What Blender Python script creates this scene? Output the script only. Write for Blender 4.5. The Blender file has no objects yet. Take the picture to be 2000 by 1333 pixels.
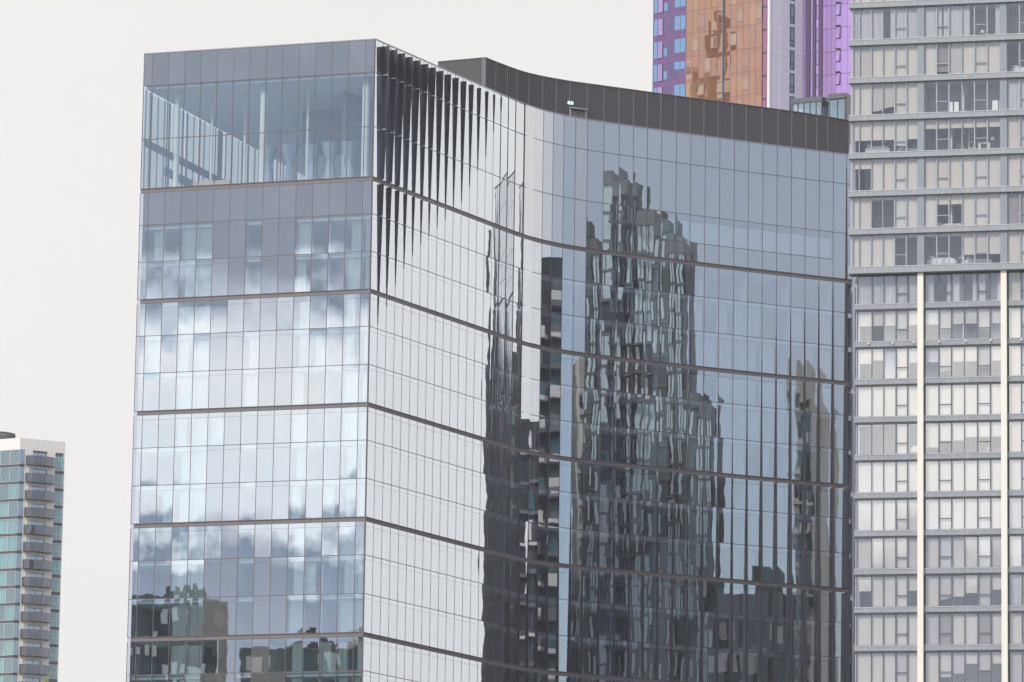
import bpy, bmesh, math, random
from mathutils import Vector, Matrix
R = math.radians
random.seed(7)
sc = bpy.context.scene
COL = sc.collection

# ------------------------------------------------------------------ camera
# the camera stands at the origin (eye level z = 0); the street lies 1.7 m below it
F_PX, PITCH, ROLL = 9415.2, 0.17526, 0.015185
cam_d = bpy.data.cameras.new('camera')
cam_d.sensor_width = 36.0
cam_d.lens = F_PX / 2000.0 * 36.0
cam_d.clip_start = 0.5
cam_d.clip_end = 30000
cam = bpy.data.objects.new('camera', cam_d)
COL.objects.link(cam)
fw = Vector((0, math.cos(PITCH), math.sin(PITCH)))
rt = Vector((1, 0, 0))
up = Vector((0, -math.sin(PITCH), math.cos(PITCH)))
cr, sr = math.cos(ROLL), math.sin(ROLL)
rt2, up2 = rt * cr + up * sr, up * cr - rt * sr
cam.matrix_world = Matrix(((rt2.x, up2.x, -fw.x, 0), (rt2.y, up2.y, -fw.y, 0), (rt2.z, up2.z, -fw.z, 0), (0, 0, 0, 1)))
sc.camera = cam

# ------------------------------------------------------------------ view, world, sun
sc.view_settings.view_transform = 'Standard'
sc.view_settings.look = 'None'
sc.view_settings.exposure = 0.47
sc.view_settings.gamma = 1.0
sc.cycles.max_bounces = 9
sc.cycles.glossy_bounces = 5
sc.cycles.diffuse_bounces = 4
sc.cycles.transparent_max_bounces = 14
sc.cycles.caustics_reflective = False
sc.cycles.use_denoising = True
SUN_AZ, SUN_EL = 222.0, 42.0          # degrees clockwise from +Y

world = bpy.data.worlds.new('World')
sc.world = world
world.use_nodes = True
WT = world.node_tree
WT.nodes.clear()


class NG:
    """small node-graph helper"""
    def __init__(s, tree): s.t = tree
    def n(s, kind, **kw):
        nd = s.t.nodes.new(kind)
        for k, v in kw.items(): setattr(nd, k, v)
        return nd
    def put(s, sock, v):
        if v is None: return
        if isinstance(v, bpy.types.NodeSocket): s.t.links.new(v, sock)
        else: sock.default_value = v
    def m(s, op, a, b=None, c=None, clamp=False):
        nd = s.n('ShaderNodeMath', operation=op, use_clamp=clamp)
        s.put(nd.inputs[0], a); s.put(nd.inputs[1], b); s.put(nd.inputs[2], c)
        return nd.outputs[0]
    def v(s, op, a, b=None):
        nd = s.n('ShaderNodeVectorMath', operation=op)
        s.put(nd.inputs[0], a)
        if op == 'SCALE': s.put(nd.inputs[3], b)
        else: s.put(nd.inputs[1], b)
        return nd.outputs[1] if op in ('DOT_PRODUCT', 'LENGTH') else nd.outputs[0]
    def mix(s, f, a, b):
        nd = s.n('ShaderNodeMix', data_type='RGBA')
        s.put(nd.inputs[0], f); s.put(nd.inputs[6], a); s.put(nd.inputs[7], b)
        return nd.outputs[2]
    def noise(s, vec, scale, detail=2.0, rough=0.5):
        nd = s.n('ShaderNodeTexNoise')
        s.put(nd.inputs['Vector'], vec); nd.inputs['Scale'].default_value = scale
        nd.inputs['Detail'].default_value = detail; nd.inputs['Roughness'].default_value = rough
        return nd.outputs[0], nd.outputs[1]
    def step(s, x, a, b):
        nd = s.n('ShaderNodeMapRange', interpolation_type='SMOOTHSTEP')
        s.put(nd.inputs[0], x); nd.inputs[1].default_value = a; nd.inputs[2].default_value = b
        return nd.outputs[0]
    def ramp(s, x, stops):
        nd = s.n('ShaderNodeValToRGB'); s.put(nd.inputs[0], x)
        el = nd.color_ramp.elements
        while len(el) < len(stops): el.new(0.5)
        for e, (p, c) in zip(el, stops): e.position = p; e.color = (*c, 1)
        return nd.outputs[0]


g = NG(WT)
tc = g.n('ShaderNodeTexCoord').outputs['Generated']
sep = g.n('ShaderNodeSeparateXYZ'); g.put(sep.inputs[0], tc)
az = g.m('MULTIPLY', g.m('ARCTAN2', sep.outputs[0], sep.outputs[1]), 57.29578)      # -180..180, 0 = +Y, clockwise
el = g.m('MULTIPLY', g.m('ARCSINE', sep.outputs[2]), 57.29578)
sky = g.n('ShaderNodeTexSky', sky_type='NISHITA', sun_disc=False)
sky.sun_elevation = R(SUN_EL)
sky.sun_rotation = R(SUN_AZ)
sky.air_density = 1.0; sky.dust_density = 1.6; sky.ozone_density = 1.2
n_big, _ = g.noise(tc, 2.2, 4.0)
n_fine, _ = g.noise(g.v('MULTIPLY', tc, (1, 1, 1.7)), 26.0, 5.0, 0.55)
n_soft, _ = g.noise(g.v('MULTIPLY', tc, (1, 1, 2.2)), 9.0, 3.0, 0.5)
# blue sky with thin cloud everywhere by default
thin = g.step(g.m('ADD', n_big, g.m('MULTIPLY', n_soft, 0.35)), 0.55, 0.95)
base = g.mix(g.m('ADD', g.m('MULTIPLY', thin, 0.5), g.m('MULTIPLY', g.step(el, 7.5, 12.0), 0.32)), g.v('SCALE', sky.outputs[0], 1.6), (6.9, 6.95, 7.7, 1))
high = g.step(el, 14.0, 32.0)
base = g.mix(g.m('MULTIPLY', high, 0.62), base, (9.0, 9.0, 9.2, 1))
# broken cumulus bank low in the sky behind the viewer
e2 = g.m('ADD', el, g.m('MULTIPLY', g.m('SUBTRACT', n_fine, 0.5), 1.3))
e2 = g.m('ADD', e2, g.m('MULTIPLY', g.m('SUBTRACT', n_soft, 0.5), 1.6))
bank = g.ramp(g.m('DIVIDE', e2, 20.0, clamp=True), [
    (0.00, (.30, .32, .36)), (0.31, (.20, .24, .31)), (0.375, (.145, .185, .255)), (0.40, (.54, .58, .63)), (0.44, (.55, .59, .625)), (0.475, (.59, .61, .625)), (0.490, (.54, .565, .60)),
    (0.508, (.32, .365, .44)), (0.53, (.142, .172, .228)), (0.66, (.135, .160, .205)), (0.85, (.30, .32, .38)), (1.0, (.40, .42, .46))])
bank = g.v('SCALE', bank, g.m('ADD', 19.5, g.m('MULTIPLY', n_fine, 9.0)))
absaz = g.m('ABSOLUTE', az)
w_back = g.m('MULTIPLY', g.step(absaz, 125.0, 138.0), g.step(el, 22.0, 15.0))
w_back = g.m('MULTIPLY', w_back, g.step(az, 20.0, -20.0))
base = g.mix(w_back, base, bank)
# closed white overcast in front of the viewer, brighter to the right
ramp_front = g.m('ADD', 6.4, g.m('MULTIPLY', g.step(az, 20.0, 56.0), 3.3))
ramp_front = g.m('ADD', ramp_front, g.m('MULTIPLY', g.m('SUBTRACT', n_big, 0.5), 1.1))
ramp_front = g.m('ADD', ramp_front, g.m('MULTIPLY', g.m('SUBTRACT', n_soft, 0.5), 0.5))
comb = g.n('ShaderNodeCombineXYZ')
g.put(comb.inputs[0], g.m('MULTIPLY', ramp_front, 1.02)); g.put(comb.inputs[1], g.m('MULTIPLY', ramp_front, 1.01)); g.put(comb.inputs[2], g.m('MULTIPLY', ramp_front, 0.995))
w_front = g.m('MULTIPLY', g.step(az, -95.0, -60.0), g.step(az, 100.0, 72.0))
base = g.mix(w_front, base, comb.outputs[0])
bg = g.n('ShaderNodeBackground'); bg.inputs[1].default_value = 0.1
g.put(bg.inputs[0], base)
wo = g.n('ShaderNodeOutputWorld'); g.put(wo.inputs[0], bg.outputs[0])

sun_d = bpy.data.lights.new('sun', 'SUN')
sun_d.energy = 2.3
sun_d.angle = R(11)
sun_d.color = (1.0, 0.955, 0.89)
sun = bpy.data.objects.new('sun', sun_d)
COL.objects.link(sun)
sdir = Vector((math.sin(R(SUN_AZ)) * math.cos(R(SUN_EL)), math.cos(R(SUN_AZ)) * math.cos(R(SUN_EL)), math.sin(R(SUN_EL))))
sun.rotation_euler = (-sdir).to_track_quat('-Z', 'Y').to_euler()
sun.location = sdir * 300

# ------------------------------------------------------------------ materials
MATS = {}


def principled(name, col, rough=0.6, metal=0.0, var=0.0, scale=1.0, stretch=(1, 1, 1), bump=0.0, bscale=8.0, spec=0.5, streak=0.0):
    if name in MATS: return MATS[name]
    m = bpy.data.materials.new(name); m.use_nodes = True
    t = m.node_tree; G = NG(t)
    b = t.nodes['Principled BSDF']
    b.inputs['Base Color'].default_value = (*col, 1)
    b.inputs['Roughness'].default_value = rough
    b.inputs['Metallic'].default_value = metal
    b.inputs['Specular IOR Level'].default_value = spec
    oc = G.n('ShaderNodeTexCoord').outputs['Object']
    if var > 0:
        n1, _ = G.noise(G.v('MULTIPLY', oc, stretch), scale, 4.0, 0.6)
        f = G.m('ADD', 1.0 - var, G.m('MULTIPLY', n1, 2 * var))
        if streak > 0:
            n2, _ = G.noise(G.v('MULTIPLY', oc, (1, 1, 0.06)), 2.5, 3.0, 0.6)
            f = G.m('MULTIPLY', f, G.m('SUBTRACT', 1.0 + streak * 0.5, G.m('MULTIPLY', n2, streak)))
        G.put(b.inputs['Base Color'], G.v('SCALE', (*col,), f))
    if bump > 0:
        n3, _ = G.noise(oc, bscale, 3.0)
        bn = G.n('ShaderNodeBump'); bn.inputs['Strength'].default_value = bump; bn.inputs['Distance'].default_value = 0.03
        G.put(bn.inputs['Height'], n3); G.put(b.inputs['Normal'], bn.outputs[0])
    MATS[name] = m
    return m


def glass(name, r0=0.4, k=2.0, tint=(.62, .72, .74), refl=(1, 1, 1), wave=0.0012, wscale=0.55, pillow=0.001, tilt=0.0, back=None, backvar=0.04, rough=0.0):
    """coated flat glass: a mirror share that grows towards grazing over either a tinted view through, or an opaque back panel.
    The sheet is slightly out of flat (wave, pillow) and each pane hangs a little differently (tilt, from the pane's own 'rnd')."""
    if name in MATS: return MATS[name]
    m = bpy.data.materials.new(name); m.use_nodes = True
    t = m.node_tree; t.nodes.clear(); G = NG(t)
    geo = G.n('ShaderNodeNewGeometry')
    N = geo.outputs['Normal']
    T = G.v('NORMALIZE', G.v('CROSS_PRODUCT', (0, 0, 1), N))
    rnd = G.n('ShaderNodeAttribute', attribute_name='rnd')
    rs = G.n('ShaderNodeSeparateColor'); G.put(rs.inputs[0], rnd.outputs[0])
    uv = G.n('ShaderNodeUVMap', uv_map='UVMap'); us = G.n('ShaderNodeSeparateXYZ'); G.put(us.inputs[0], uv.outputs[0])
    oc = G.n('ShaderNodeTexCoord').outputs['Object']
    _, nc = G.noise(G.v('ADD', oc, G.v('SCALE', rnd.outputs[0], 40.0)), wscale, 2.0, 0.45)
    ns = G.n('ShaderNodeSeparateColor'); G.put(ns.inputs[0], nc)
    sx = G.m('MULTIPLY', G.m('SUBTRACT', ns.outputs[0], 0.5), 2 * wave)
    sz = G.m('MULTIPLY', G.m('SUBTRACT', ns.outputs[1], 0.5), 2 * wave)
    pa = G.m('MULTIPLY', G.m('ADD', rs.outputs[2], -0.25), 2 * pillow)
    sx = G.m('ADD', sx, G.m('MULTIPLY', G.m('SUBTRACT', us.outputs[0], 0.5), pa))
    sz = G.m('ADD', sz, G.m('MULTIPLY', G.m('SUBTRACT', us.outputs[1], 0.5), pa))
    sx = G.m('ADD', sx, G.m('MULTIPLY', G.m('SUBTRACT', rs.outputs[0], 0.5), 2 * tilt))
    sz = G.m('ADD', sz, G.m('MULTIPLY', G.m('SUBTRACT', rs.outputs[1], 0.5), 2 * tilt))
    N2 = G.v('NORMALIZE', G.v('ADD', N, G.v('ADD', G.v('SCALE', T, sx), G.v('SCALE', (0, 0, 1), sz))))
    gl = G.n('ShaderNodeBsdfGlossy'); gl.inputs['Roughness'].default_value = rough
    gl.inputs['Color'].default_value = (*refl, 1); G.put(gl.inputs['Normal'], N2)
    lw = G.n('ShaderNodeLayerWeight'); lw.inputs['Blend'].default_value = 0.5
    F = G.m('ADD', r0, G.m('MULTIPLY', G.m('POWER', lw.outputs['Facing'], k), 1 - r0), clamp=True)
    if back is None:
        bb = G.n('ShaderNodeBsdfTransparent'); bb.inputs[0].default_value = (*tint, 1)
    else:
        bb = G.n('ShaderNodeBsdfDiffuse')
        n1, _ = G.noise(G.v('MULTIPLY', oc, (1, 1, .4)), 0.5, 4.0)
        f = G.m('ADD', 1 - backvar, G.m('MULTIPLY', n1, 2 * backvar))
        f = G.m('MULTIPLY', f, G.m('ADD', 0.85, G.m('MULTIPLY', rs.outputs[2], 0.30)))
        G.put(bb.inputs[0], G.v('SCALE', back, f))
    mx = G.n('ShaderNodeMixShader'); G.put(mx.inputs[0], F); G.put(mx.inputs[1], bb.outputs[0]); G.put(mx.inputs[2], gl.outputs[0])
    out = G.n('ShaderNodeOutputMaterial'); G.put(out.inputs[0], mx.outputs[0])
    MATS[name] = m
    return m


def cloth(name, col, transl=0.35):
    if name in MATS: return MATS[name]
    m = bpy.data.materials.new(name); m.use_nodes = True
    t = m.node_tree; t.nodes.clear(); G = NG(t)
    oc = G.n('ShaderNodeTexCoord').outputs['Object']
    n1, _ = G.noise(oc, 1.3, 3.0)
    c = G.v('SCALE', col, G.m('ADD', 0.94, G.m('MULTIPLY', n1, 0.12)))
    d = G.n('ShaderNodeBsdfDiffuse'); G.put(d.inputs[0], c)
    tr = G.n('ShaderNodeBsdfTranslucent'); G.put(tr.inputs[0], c)
    mx = G.n('ShaderNodeMixShader'); mx.inputs[0].default_value = transl
    G.put(mx.inputs[1], d.outputs[0]); G.put(mx.inputs[2], tr.outputs[0])
    out = G.n('ShaderNodeOutputMaterial'); G.put(out.inputs[0], mx.outputs[0])
    MATS[name] = m
    return m


M_FRAME = principled('facade_frame', (.11, .095, .10), .45, .3)
M_BAND = principled('taupe_band', (.145, .128, .132), .5, .0, .08, .6)
M_FIN = principled('dark_fin', (.034, .035, .045), .5, .0, .12, .8)
M_TICK = principled('pale_tick', (.62, .64, .65), .4)  # pale strips set across the fins at the row lines
M_SCREEN = None
M_VIS = glass('tower_glass', .40, 2.2, (.74, .84, .87), (.97, .99, 1.0), .0038, .8, .011, .0012)
M_LOUNGE = glass('lounge_glass', .28, 2.4, (.92, .975, .98), (.82, .91, 1.0), .0012, .5, .0012, .001)
M_VISC = glass('curved_glass', .38, 2.0, (.74, .80, .90), (.92, .955, 1.0), .0032, .45, .0052, .0020)
M_SPA = glass('spandrel_glass', .36, 2.2, refl=(.92, .95, .98), wave=.0014, pillow=.0012, tilt=.0012, back=(.108, .108, .116))
M_SPAC = glass('curved_spandrel_glass', .33, 2.0, refl=(.96, .98, 1.0), wave=.0028, pillow=.0015, tilt=.0014, back=(.085, .10, .12))
M_SLAB = principled('slab_soffit', (.74, .78, .85), .8, 0, .05, .5)
M_CORE = principled('interior_wall', (.42, .45, .52), .8, 0, .1, .4)
M_PALECOL = principled('pale_column', (.72, .74, .73), .6, 0, .04, .6)
M_DARKCOL = principled('interior_dark', (.36, .39, .48), .6, 0, .05, .6)
M_CURT = cloth('tower_curtain', (.74, .78, .78))
M_ROOF = principled('roof_membrane', (.25, .25, .26), .8, 0, .1, .3)

# ------------------------------------------------------------------ mesh building


class MB:
    def __init__(s): s.v = []; s.f = []; s.m = []; s.uv = []; s.rn = []; s.sm = []
    def quad(s, p, mat=0, uv=None, rnd=(.5, .5, .5), smooth=False):
        i = len(s.v); s.v += [tuple(q) for q in p]; s.f.append(tuple(range(i, i + len(p)))); s.m.append(mat)
        s.uv.append(uv or [(0, 0), (1, 0), (1, 1), (0, 1)][:len(p)] + [(.5, .5)] * max(0, len(p) - 4)); s.rn.append(rnd); s.sm.append(smooth)
        return s
    def hexa(s, b, t, mat=0):
        """b, t: four bottom and four top points, counter-clockwise seen from above"""
        s.quad(b[::-1], mat); s.quad(t, mat)
        n = len(b)
        for i in range(n):
            j = (i + 1) % n
            s.quad([b[i], b[j], t[j], t[i]], mat)
        return s
    def box(s, x0, x1, y0, y1, z0, z1, mat=0):
        b = [(x0, y0, z0), (x1, y0, z0), (x1, y1, z0), (x0, y1, z0)]
        return s.hexa(b, [(x, y, z1) for x, y, _ in b], mat)
    def wbox(s, a, b, d0, d1, z0, z1, mat=0):
        """box along the plan segment a-b, from d0 to d1 outwards of it"""
        tx, ty = b[0] - a[0], b[1] - a[1]; L = math.hypot(tx, ty); nx, ny = ty / L, -tx / L
        q = [(a[0] + nx * d1, a[1] + ny * d1), (b[0] + nx * d1, b[1] + ny * d1), (b[0] + nx * d0, b[1] + ny * d0), (a[0] + nx * d0, a[1] + ny * d0)]
        return s.hexa([(x, y, z0) for x, y in q], [(x, y, z1) for x, y in q], mat)
    def prism(s, poly, z0, z1, mat=0):
        return s.hexa([(x, y, z0) for x, y in poly], [(x, y, z1) for x, y in poly], mat)
    def lathe(s, cx, cy, prof, n=16, mat=0, smooth=True):
        for (r0, z0), (r1, z1) in zip(prof, prof[1:]):
            for i in range(n):
                a0, a1 = 2 * math.pi * i / n, 2 * math.pi * (i + 1) / n
                s.quad([(cx + r0 * math.cos(a0), cy + r0 * math.sin(a0), z0), (cx + r0 * math.cos(a1), cy + r0 * math.sin(a1), z0),
                        (cx + r1 * math.cos(a1), cy + r1 * math.sin(a1), z1), (cx + r1 * math.cos(a0), cy + r1 * math.sin(a0), z1)], mat, smooth=smooth)
        return s
    def build(s, name, mats, parent=None, kind=None, label=None):
        me = bpy.data.meshes.new(name)
        me.from_pydata(s.v, [], s.f)
        if not isinstance(mats, (list, tuple)): mats = [mats]
        for m in mats: me.materials.append(m)
        me.polygons.foreach_set('material_index', s.m)
        me.polygons.foreach_set('use_smooth', s.sm)
        ul = me.uv_layers.new(name='UVMap')
        ul.data.foreach_set('uv', [c for f in s.uv for q in f for c in q])
        ca = me.color_attributes.new('rnd', 'FLOAT_COLOR', 'CORNER')
        ca.data.foreach_set('color', [c for f, r in zip(s.f, s.rn) for _ in f for c in (*r, 1.0)])
        if any(s.sm):
            bm = bmesh.new(); bm.from_mesh(me); bmesh.ops.remove_doubles(bm, verts=bm.verts, dist=1e-5); bm.to_mesh(me); bm.free()
        me.update()
        o = bpy.data.objects.new(name, me); COL.objects.link(o)
        if parent: o.parent = parent; o.matrix_parent_inverse = Matrix.Translation(-parent.location)
        if kind: o['kind'] = kind
        if label: o['label'] = label
        return o


def thing(name, label, cat, loc=(0, 0, 0), group=None):
    o = bpy.data.objects.new(name, None); COL.objects.link(o); o.location = loc
    o['label'] = label; o['category'] = cat
    if group: o['group'] = group
    return o


def tag(o, label, cat, group=None):
    o['label'] = label; o['category'] = cat
    if group: o['group'] = group
    return o


def lerp(a, b, t): return (a[0] + (b[0] - a[0]) * t, a[1] + (b[1] - a[1]) * t)
def unit(a, b):
    L = math.hypot(b[0] - a[0], b[1] - a[1]); return ((b[0] - a[0]) / L, (b[1] - a[1]) / L), L
def off(p, t, along, out): return (p[0] + t[0] * along + t[1] * out, p[1] + t[1] * along - t[0] * out)
def rr(): return (random.random(), random.random(), random.random())


GZ = -1.7

# ------------------------------------------------------------------ the glass tower
JP = [(-12.079, 401.74), (-11.428, 403.023), (-10.747, 404.294), (-10.062, 405.572), (-9.386, 406.834), (-8.705, 408.104), (-8.025, 409.374), (-7.358, 410.619), (-6.678, 411.887), (-5.999, 413.155), (-5.324, 414.414), (-4.636, 415.698), (-3.958, 416.964), (-3.275, 418.237), (-2.584, 419.526), (-1.928, 420.751), (-1.272, 421.976), (-0.615, 423.201), (0.052, 424.419), (0.887, 425.827), (1.693, 427.026), (2.567, 428.15), (3.482, 429.156), (4.465, 430.083), (5.536, 430.953), (6.641, 431.737), (8.162, 432.694), (9.587, 433.525), (10.922, 434.291), (12.227, 435.032), (13.556, 435.778), (14.952, 436.553), (16.327, 437.309), (17.707, 438.059), (19.087, 438.8), (20.48, 439.54), (21.848, 440.258), (23.22, 440.971), (24.586, 441.672), (25.97, 442.375), (27.324, 443.054), (28.671, 443.723), (30.036, 444.393), (31.33, 445.021), (32.226, 445.452)]
LP, CP = (-32.338, 408.515), JP[0]
tF, LF = unit(LP, CP)
LB = (LP[0] + .3345 * 40, LP[1] + .9424 * 40)      # rear left corner
RB = (JP[-1][0] - 8, JP[-1][1] + 14)
ZT, Z1, Z2, ZA = 97.16, 94.33, 89.56, 85.20
BH = .39
ROWS = [(Z1, ZT, 'parapet'), (Z2, Z1, 'tall'), (ZA, Z2, 'tall')]
BANDS = []
for gI in range(5):
    b0 = ZA - 9.75 * gI
    BANDS.append((b0 - BH, b0))
    ROWS += [(b0 - 3.22, b0 - BH, 'r1'), (b0 - 6.48, b0 - 3.22, 'r2'), (b0 - 9.75, b0 - 6.48, 'r3')]
ZBOT = ZA - 9.75 * 5

tower = thing('glass_tower', 'large dark glass tower with a concave curved facade, tapering fins and thin taupe bands', 'office tower', (0, 425, GZ))

# flat face joints: thirteen full modules and a part module at each end
flat = [0.0, .79]
while flat[-1] + 1.515 < LF - .6: flat.append(flat[-1] + 1.515)
flat.append(LF)
NF = len(flat) - 1
FJ = [off(LP, tF, s, 0) for s in flat]


def panel(mb, a, b, z0, z1, gm, fm=1, rnd=None, strip=False, push=(0, 0)):
    t, L = unit(a, b)
    rnd = rnd or rr()
    A = off(a, t, 0, push[0]); B = off(b, t, 0, push[1])
    mb.quad([(*A, z0), (*B, z0), (*B, z1), (*A, z1)], gm, None, rnd)
    mb.wbox(off(a, t, -.028, 0), off(a, t, .028, 0), -.09, .007, z0 + .03, z1, fm)
    mb.wbox(off(a, t, -.028, 0), off(b, t, -.028, 0), -.09, .006, z0 - .03, z0 + .03, fm)
    if strip: mb.wbox(off(a, t, .028, 0), off(b, t, -.028, 0), -.03, .004, z1 - .40, z1 - .383, fm)
    return mb


def slot_parts(name, jobs, mats, parent, limit=100, label=None):
    """each job is one pane: the first `limit` become parts of their own, the rest share one mesh"""
    for j in jobs[:limit]:
        mb = MB(); j(mb); mb.build(name, mats, parent)
    if len(jobs) > limit:
        mb = MB()
        for j in jobs[limit:]: j(mb)
        mb.build(name, mats, parent, kind='stuff')


win, spa = [], []
OPAQUE = {'r1': {6, 8}, 'r2': {5, 6, 8, 9}, 'r3': {5, 6, 8, 9}}
for ri, (z0, z1, kd) in enumerate(ROWS):
    for i in range(NF):
        a, b = FJ[i], FJ[i + 1]
        if kd == 'parapet' or ri == 3 or (ri > 3 and i in OPAQUE[kd]):
            spa.append(lambda mb, a=a, b=b, z0=z0, z1=z1, st_=ri > 3: panel(mb, a, b, z0, z1, 0, strip=st_))
        else:
            win.append(lambda mb, a=a, b=b, z0=z0, z1=z1, g_=2 if ri < 3 else 0: panel(mb, a, b, z0, z1, g_, strip=g_ == 0))
slot_parts('window', win, [M_VIS, M_FRAME, M_LOUNGE], tower)
slot_parts('spandrel_panel', spa, [M_SPA, M_FRAME], tower)

# curved wing
NJ = len(JP) - 1
gp, sp2 = [], []
PUSH = {15: (0, -.028), 16: (0, -.028), 17: (0, -.028), 18: (0, -.053), 19: (0, .026)}
for ri, (z0, z1, kd) in enumerate(ROWS):
    for i in range(NJ):
        a, b = JP[i], JP[i + 1]
        if ri > 2 and i == 43: continue
        opaque = ri in (0, 1) and i >= 18
        if ri == 2 and i >= 30 and i < 42:
            zs = z0 + 1.75
            gp.append(lambda mb, a=a, b=b, z0=zs, z1=z1: panel(mb, a, b, z0, z1, 0))
            sp2.append(lambda mb, a=a, b=b, z0=z0, z1=zs - .03: panel(mb, a, b, z0, z1, 0))
            continue
        if ri == 2 and i >= 18 and i != 25: opaque = True
        if ri > 2 and i >= 42: opaque = True
        (sp2 if opaque else gp).append(lambda mb, a=a, b=b, z0=z0, z1=z1, p=PUSH.get(i, (0, 0)), st_=ri > 3: panel(mb, a, b, z0, z1, 0, push=p, strip=st_))
slot_parts('curved_window', gp, [M_VISC, M_FRAME], tower)
slot_parts('curved_spandrel_panel', sp2, [M_SPAC, M_FRAME], tower)

# thin recessed bands every three storeys, butted at the corner
for z0, z1 in BANDS:
    mb = MB()
    mb.wbox(LP, off(CP, tF, .0, 0), -.30, -.05, z0 + .03, z1 - .03)
    for i in range(NJ - 1):
        mb.wbox(JP[i], JP[i + 1], -.30, -.05 - .0004 * (i % 2), z0 + .03, z1 - .03)
    # little joints in the band
    for i in range(1, NF): mb.wbox(off(FJ[i], tF, -.012, 0), off(FJ[i], tF, .012, 0), -.06, -.035, z0 + .03, z1 - .03)
    mb.build('facade_band', M_BAND, tower)

# coping along the roof edge
mb = MB()
mb.wbox(off(LP, tF, -.05, 0), CP, -.35, .05, ZT, ZT + .09)
for i in range(NJ): mb.wbox(JP[i], JP[i + 1], -.35, .05, ZT, ZT + .09 - .0006 * (i % 2))
mb.build('coping', principled('coping_metal', (.28, .27, .28), .4, .4), tower)

# corner post between the flat and the curved face
mb = MB(); mb.box(CP[0] - .05, CP[0] + .05, CP[1] - .05, CP[1] + .05, ZBOT, ZT)
mb.build('corner_post', M_FRAME, tower)

# tapering fins, each one depth-tapered blade per three-storey group
TIPL = [72.6, 74.4, 76.5, 78.2, 79.6, 80.8, 81.8, 82.9, 83.9, 84.9, 85.9, 87.6, 89.4, 90.9, 93.4, 95.6]
TIPR = [(43, 95.8), (42, 85.3), (41, 84.2), (40, 82.1), (39, 81.2), (38, 79.4), (37, 76.8), (36, 72.8), (35, 68.4), (34, 66.8), (33, 64.3), (32, 61.8), (31, 61.7), (30, 61.6), (29, 61.4), (28, 61.3), (27, 58.8), (26, 58.7), (25, 58.5), (24, 60.7), (23, 58.3), (22, 58.1), (21, 58.0), (20, 60.1), (19, 60.0), (18, 57.5)]
GROUPS = [(ZA, 96.86)] + [(b0 - 9.75 + .02, b0 - BH - .02) for b0 in [ZA - 9.75 * k for k in range(5)]]


def fin(j, zlo, zhi, dfun, tick_rows=()):
    p = JP[j]
    t0, _ = unit(JP[j - 1], p); t1, _ = unit(p, JP[j + 1] if j + 1 < len(JP) else (p[0] + t0[0], p[1] + t0[1]))
    t = ((t0[0] + t1[0]) / 2, (t0[1] + t1[1]) / 2)
    d0, d1 = max(dfun(zlo), .004), max(dfun(zhi), .004)
    w = .03
    def ring(d, z): return [(*off(p, t, -w, .024 + d), z), (*off(p, t, w, .024 + d), z), (*off(p, t, w, .024), z), (*off(p, t, -w, .024), z)]
    mb = MB(); mb.hexa(ring(d0, zlo), ring(d1, zhi))
    f = mb.build('fin', M_FIN, tower)
    for zr in tick_rows:
        if zlo < zr < zhi - .2 and dfun(zr) > .06:
            d = dfun(zr); bk = MB()
            q = [off(p, t, -w - .05, .05 + d * .9), off(p, t, w + .01, .05 + d * .9), off(p, t, w + .01, .06), off(p, t, -w - .05, .06)]
            bk.prism(q, zr - .045, zr + .045); bk.build('tick', M_TICK, f)
    return f


for i, zt in enumerate(TIPL):
    df = lambda z, zt=zt: (z - zt) * .0252
    for zlo, zhi in GROUPS:
        if zhi > zt + .3: fin(1 + i, max(zlo, zt), zhi, df, (Z1, Z2, ZA - 3.22, ZA - 6.48))
nright = 0
for j, zt in TIPR:
    df = lambda z, zt=zt: (zt - z) * .0165
    for zlo, zhi in GROUPS:
        if zlo < zt - .3 and zhi > 44: fin(j, zlo, min(zhi, zt), df); nright += 1

# floor plates, core walls, columns, curtains
foot_in = [off(LP, tF, .2, -.2)] + [off(CP, tF, -.12, -.2)] + [off(JP[i], unit(JP[max(i - 1, 0)], JP[min(i + 1, NJ)])[0], 0, -.2) for i in range(1, NJ + 1)] + [RB, LB]


def plate(poly, z0, z1, name, mat):
    bm = bmesh.new()
    lo = [bm.verts.new((x, y, z0)) for x, y in poly]; hi = [bm.verts.new((x, y, z1)) for x, y in poly]
    n = len(poly)
    bm.faces.new(lo[::-1]); bm.faces.new(hi)
    for i in range(n): bm.faces.new((lo[i], lo[(i + 1) % n], hi[(i + 1) % n], hi[i]))
    bmesh.ops.triangulate(bm, faces=[f for f in bm.faces if len(f.verts) > 4])
    me = bpy.data.meshes.new(name); bm.to_mesh(me); bm.free(); me.materials.append(mat)
    o = bpy.data.objects.new(name, me); COL.objects.link(o); o.parent = tower; o.matrix_parent_inverse = Matrix.Translation(-tower.location)
    return o


plate(foot_in, ZT - .5, ZT - .1, 'roof', M_ROOF)
plate(foot_in, Z1 - .25, Z1 + .3, 'floor_slab', M_SLAB)
mez = [off(LP, tF, 13.0, -.35), off(CP, tF, -.12, -.35)] + foot_in[2:-1] + [off(LP, tF, 13.0, -38)]
for gI in range(5):
    b0 = ZA - 9.75 * gI
    for zz in (b0 - .02, b0 - 3.22, b0 - 6.48):
        plate(foot_in, zz - .42, zz, 'floor_slab', M_SLAB)
plate(foot_in, GZ, ZBOT - .02, 'base_storeys', principled('base_cladding', (.2, .21, .23), .5, 0, .1, .2))

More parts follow.
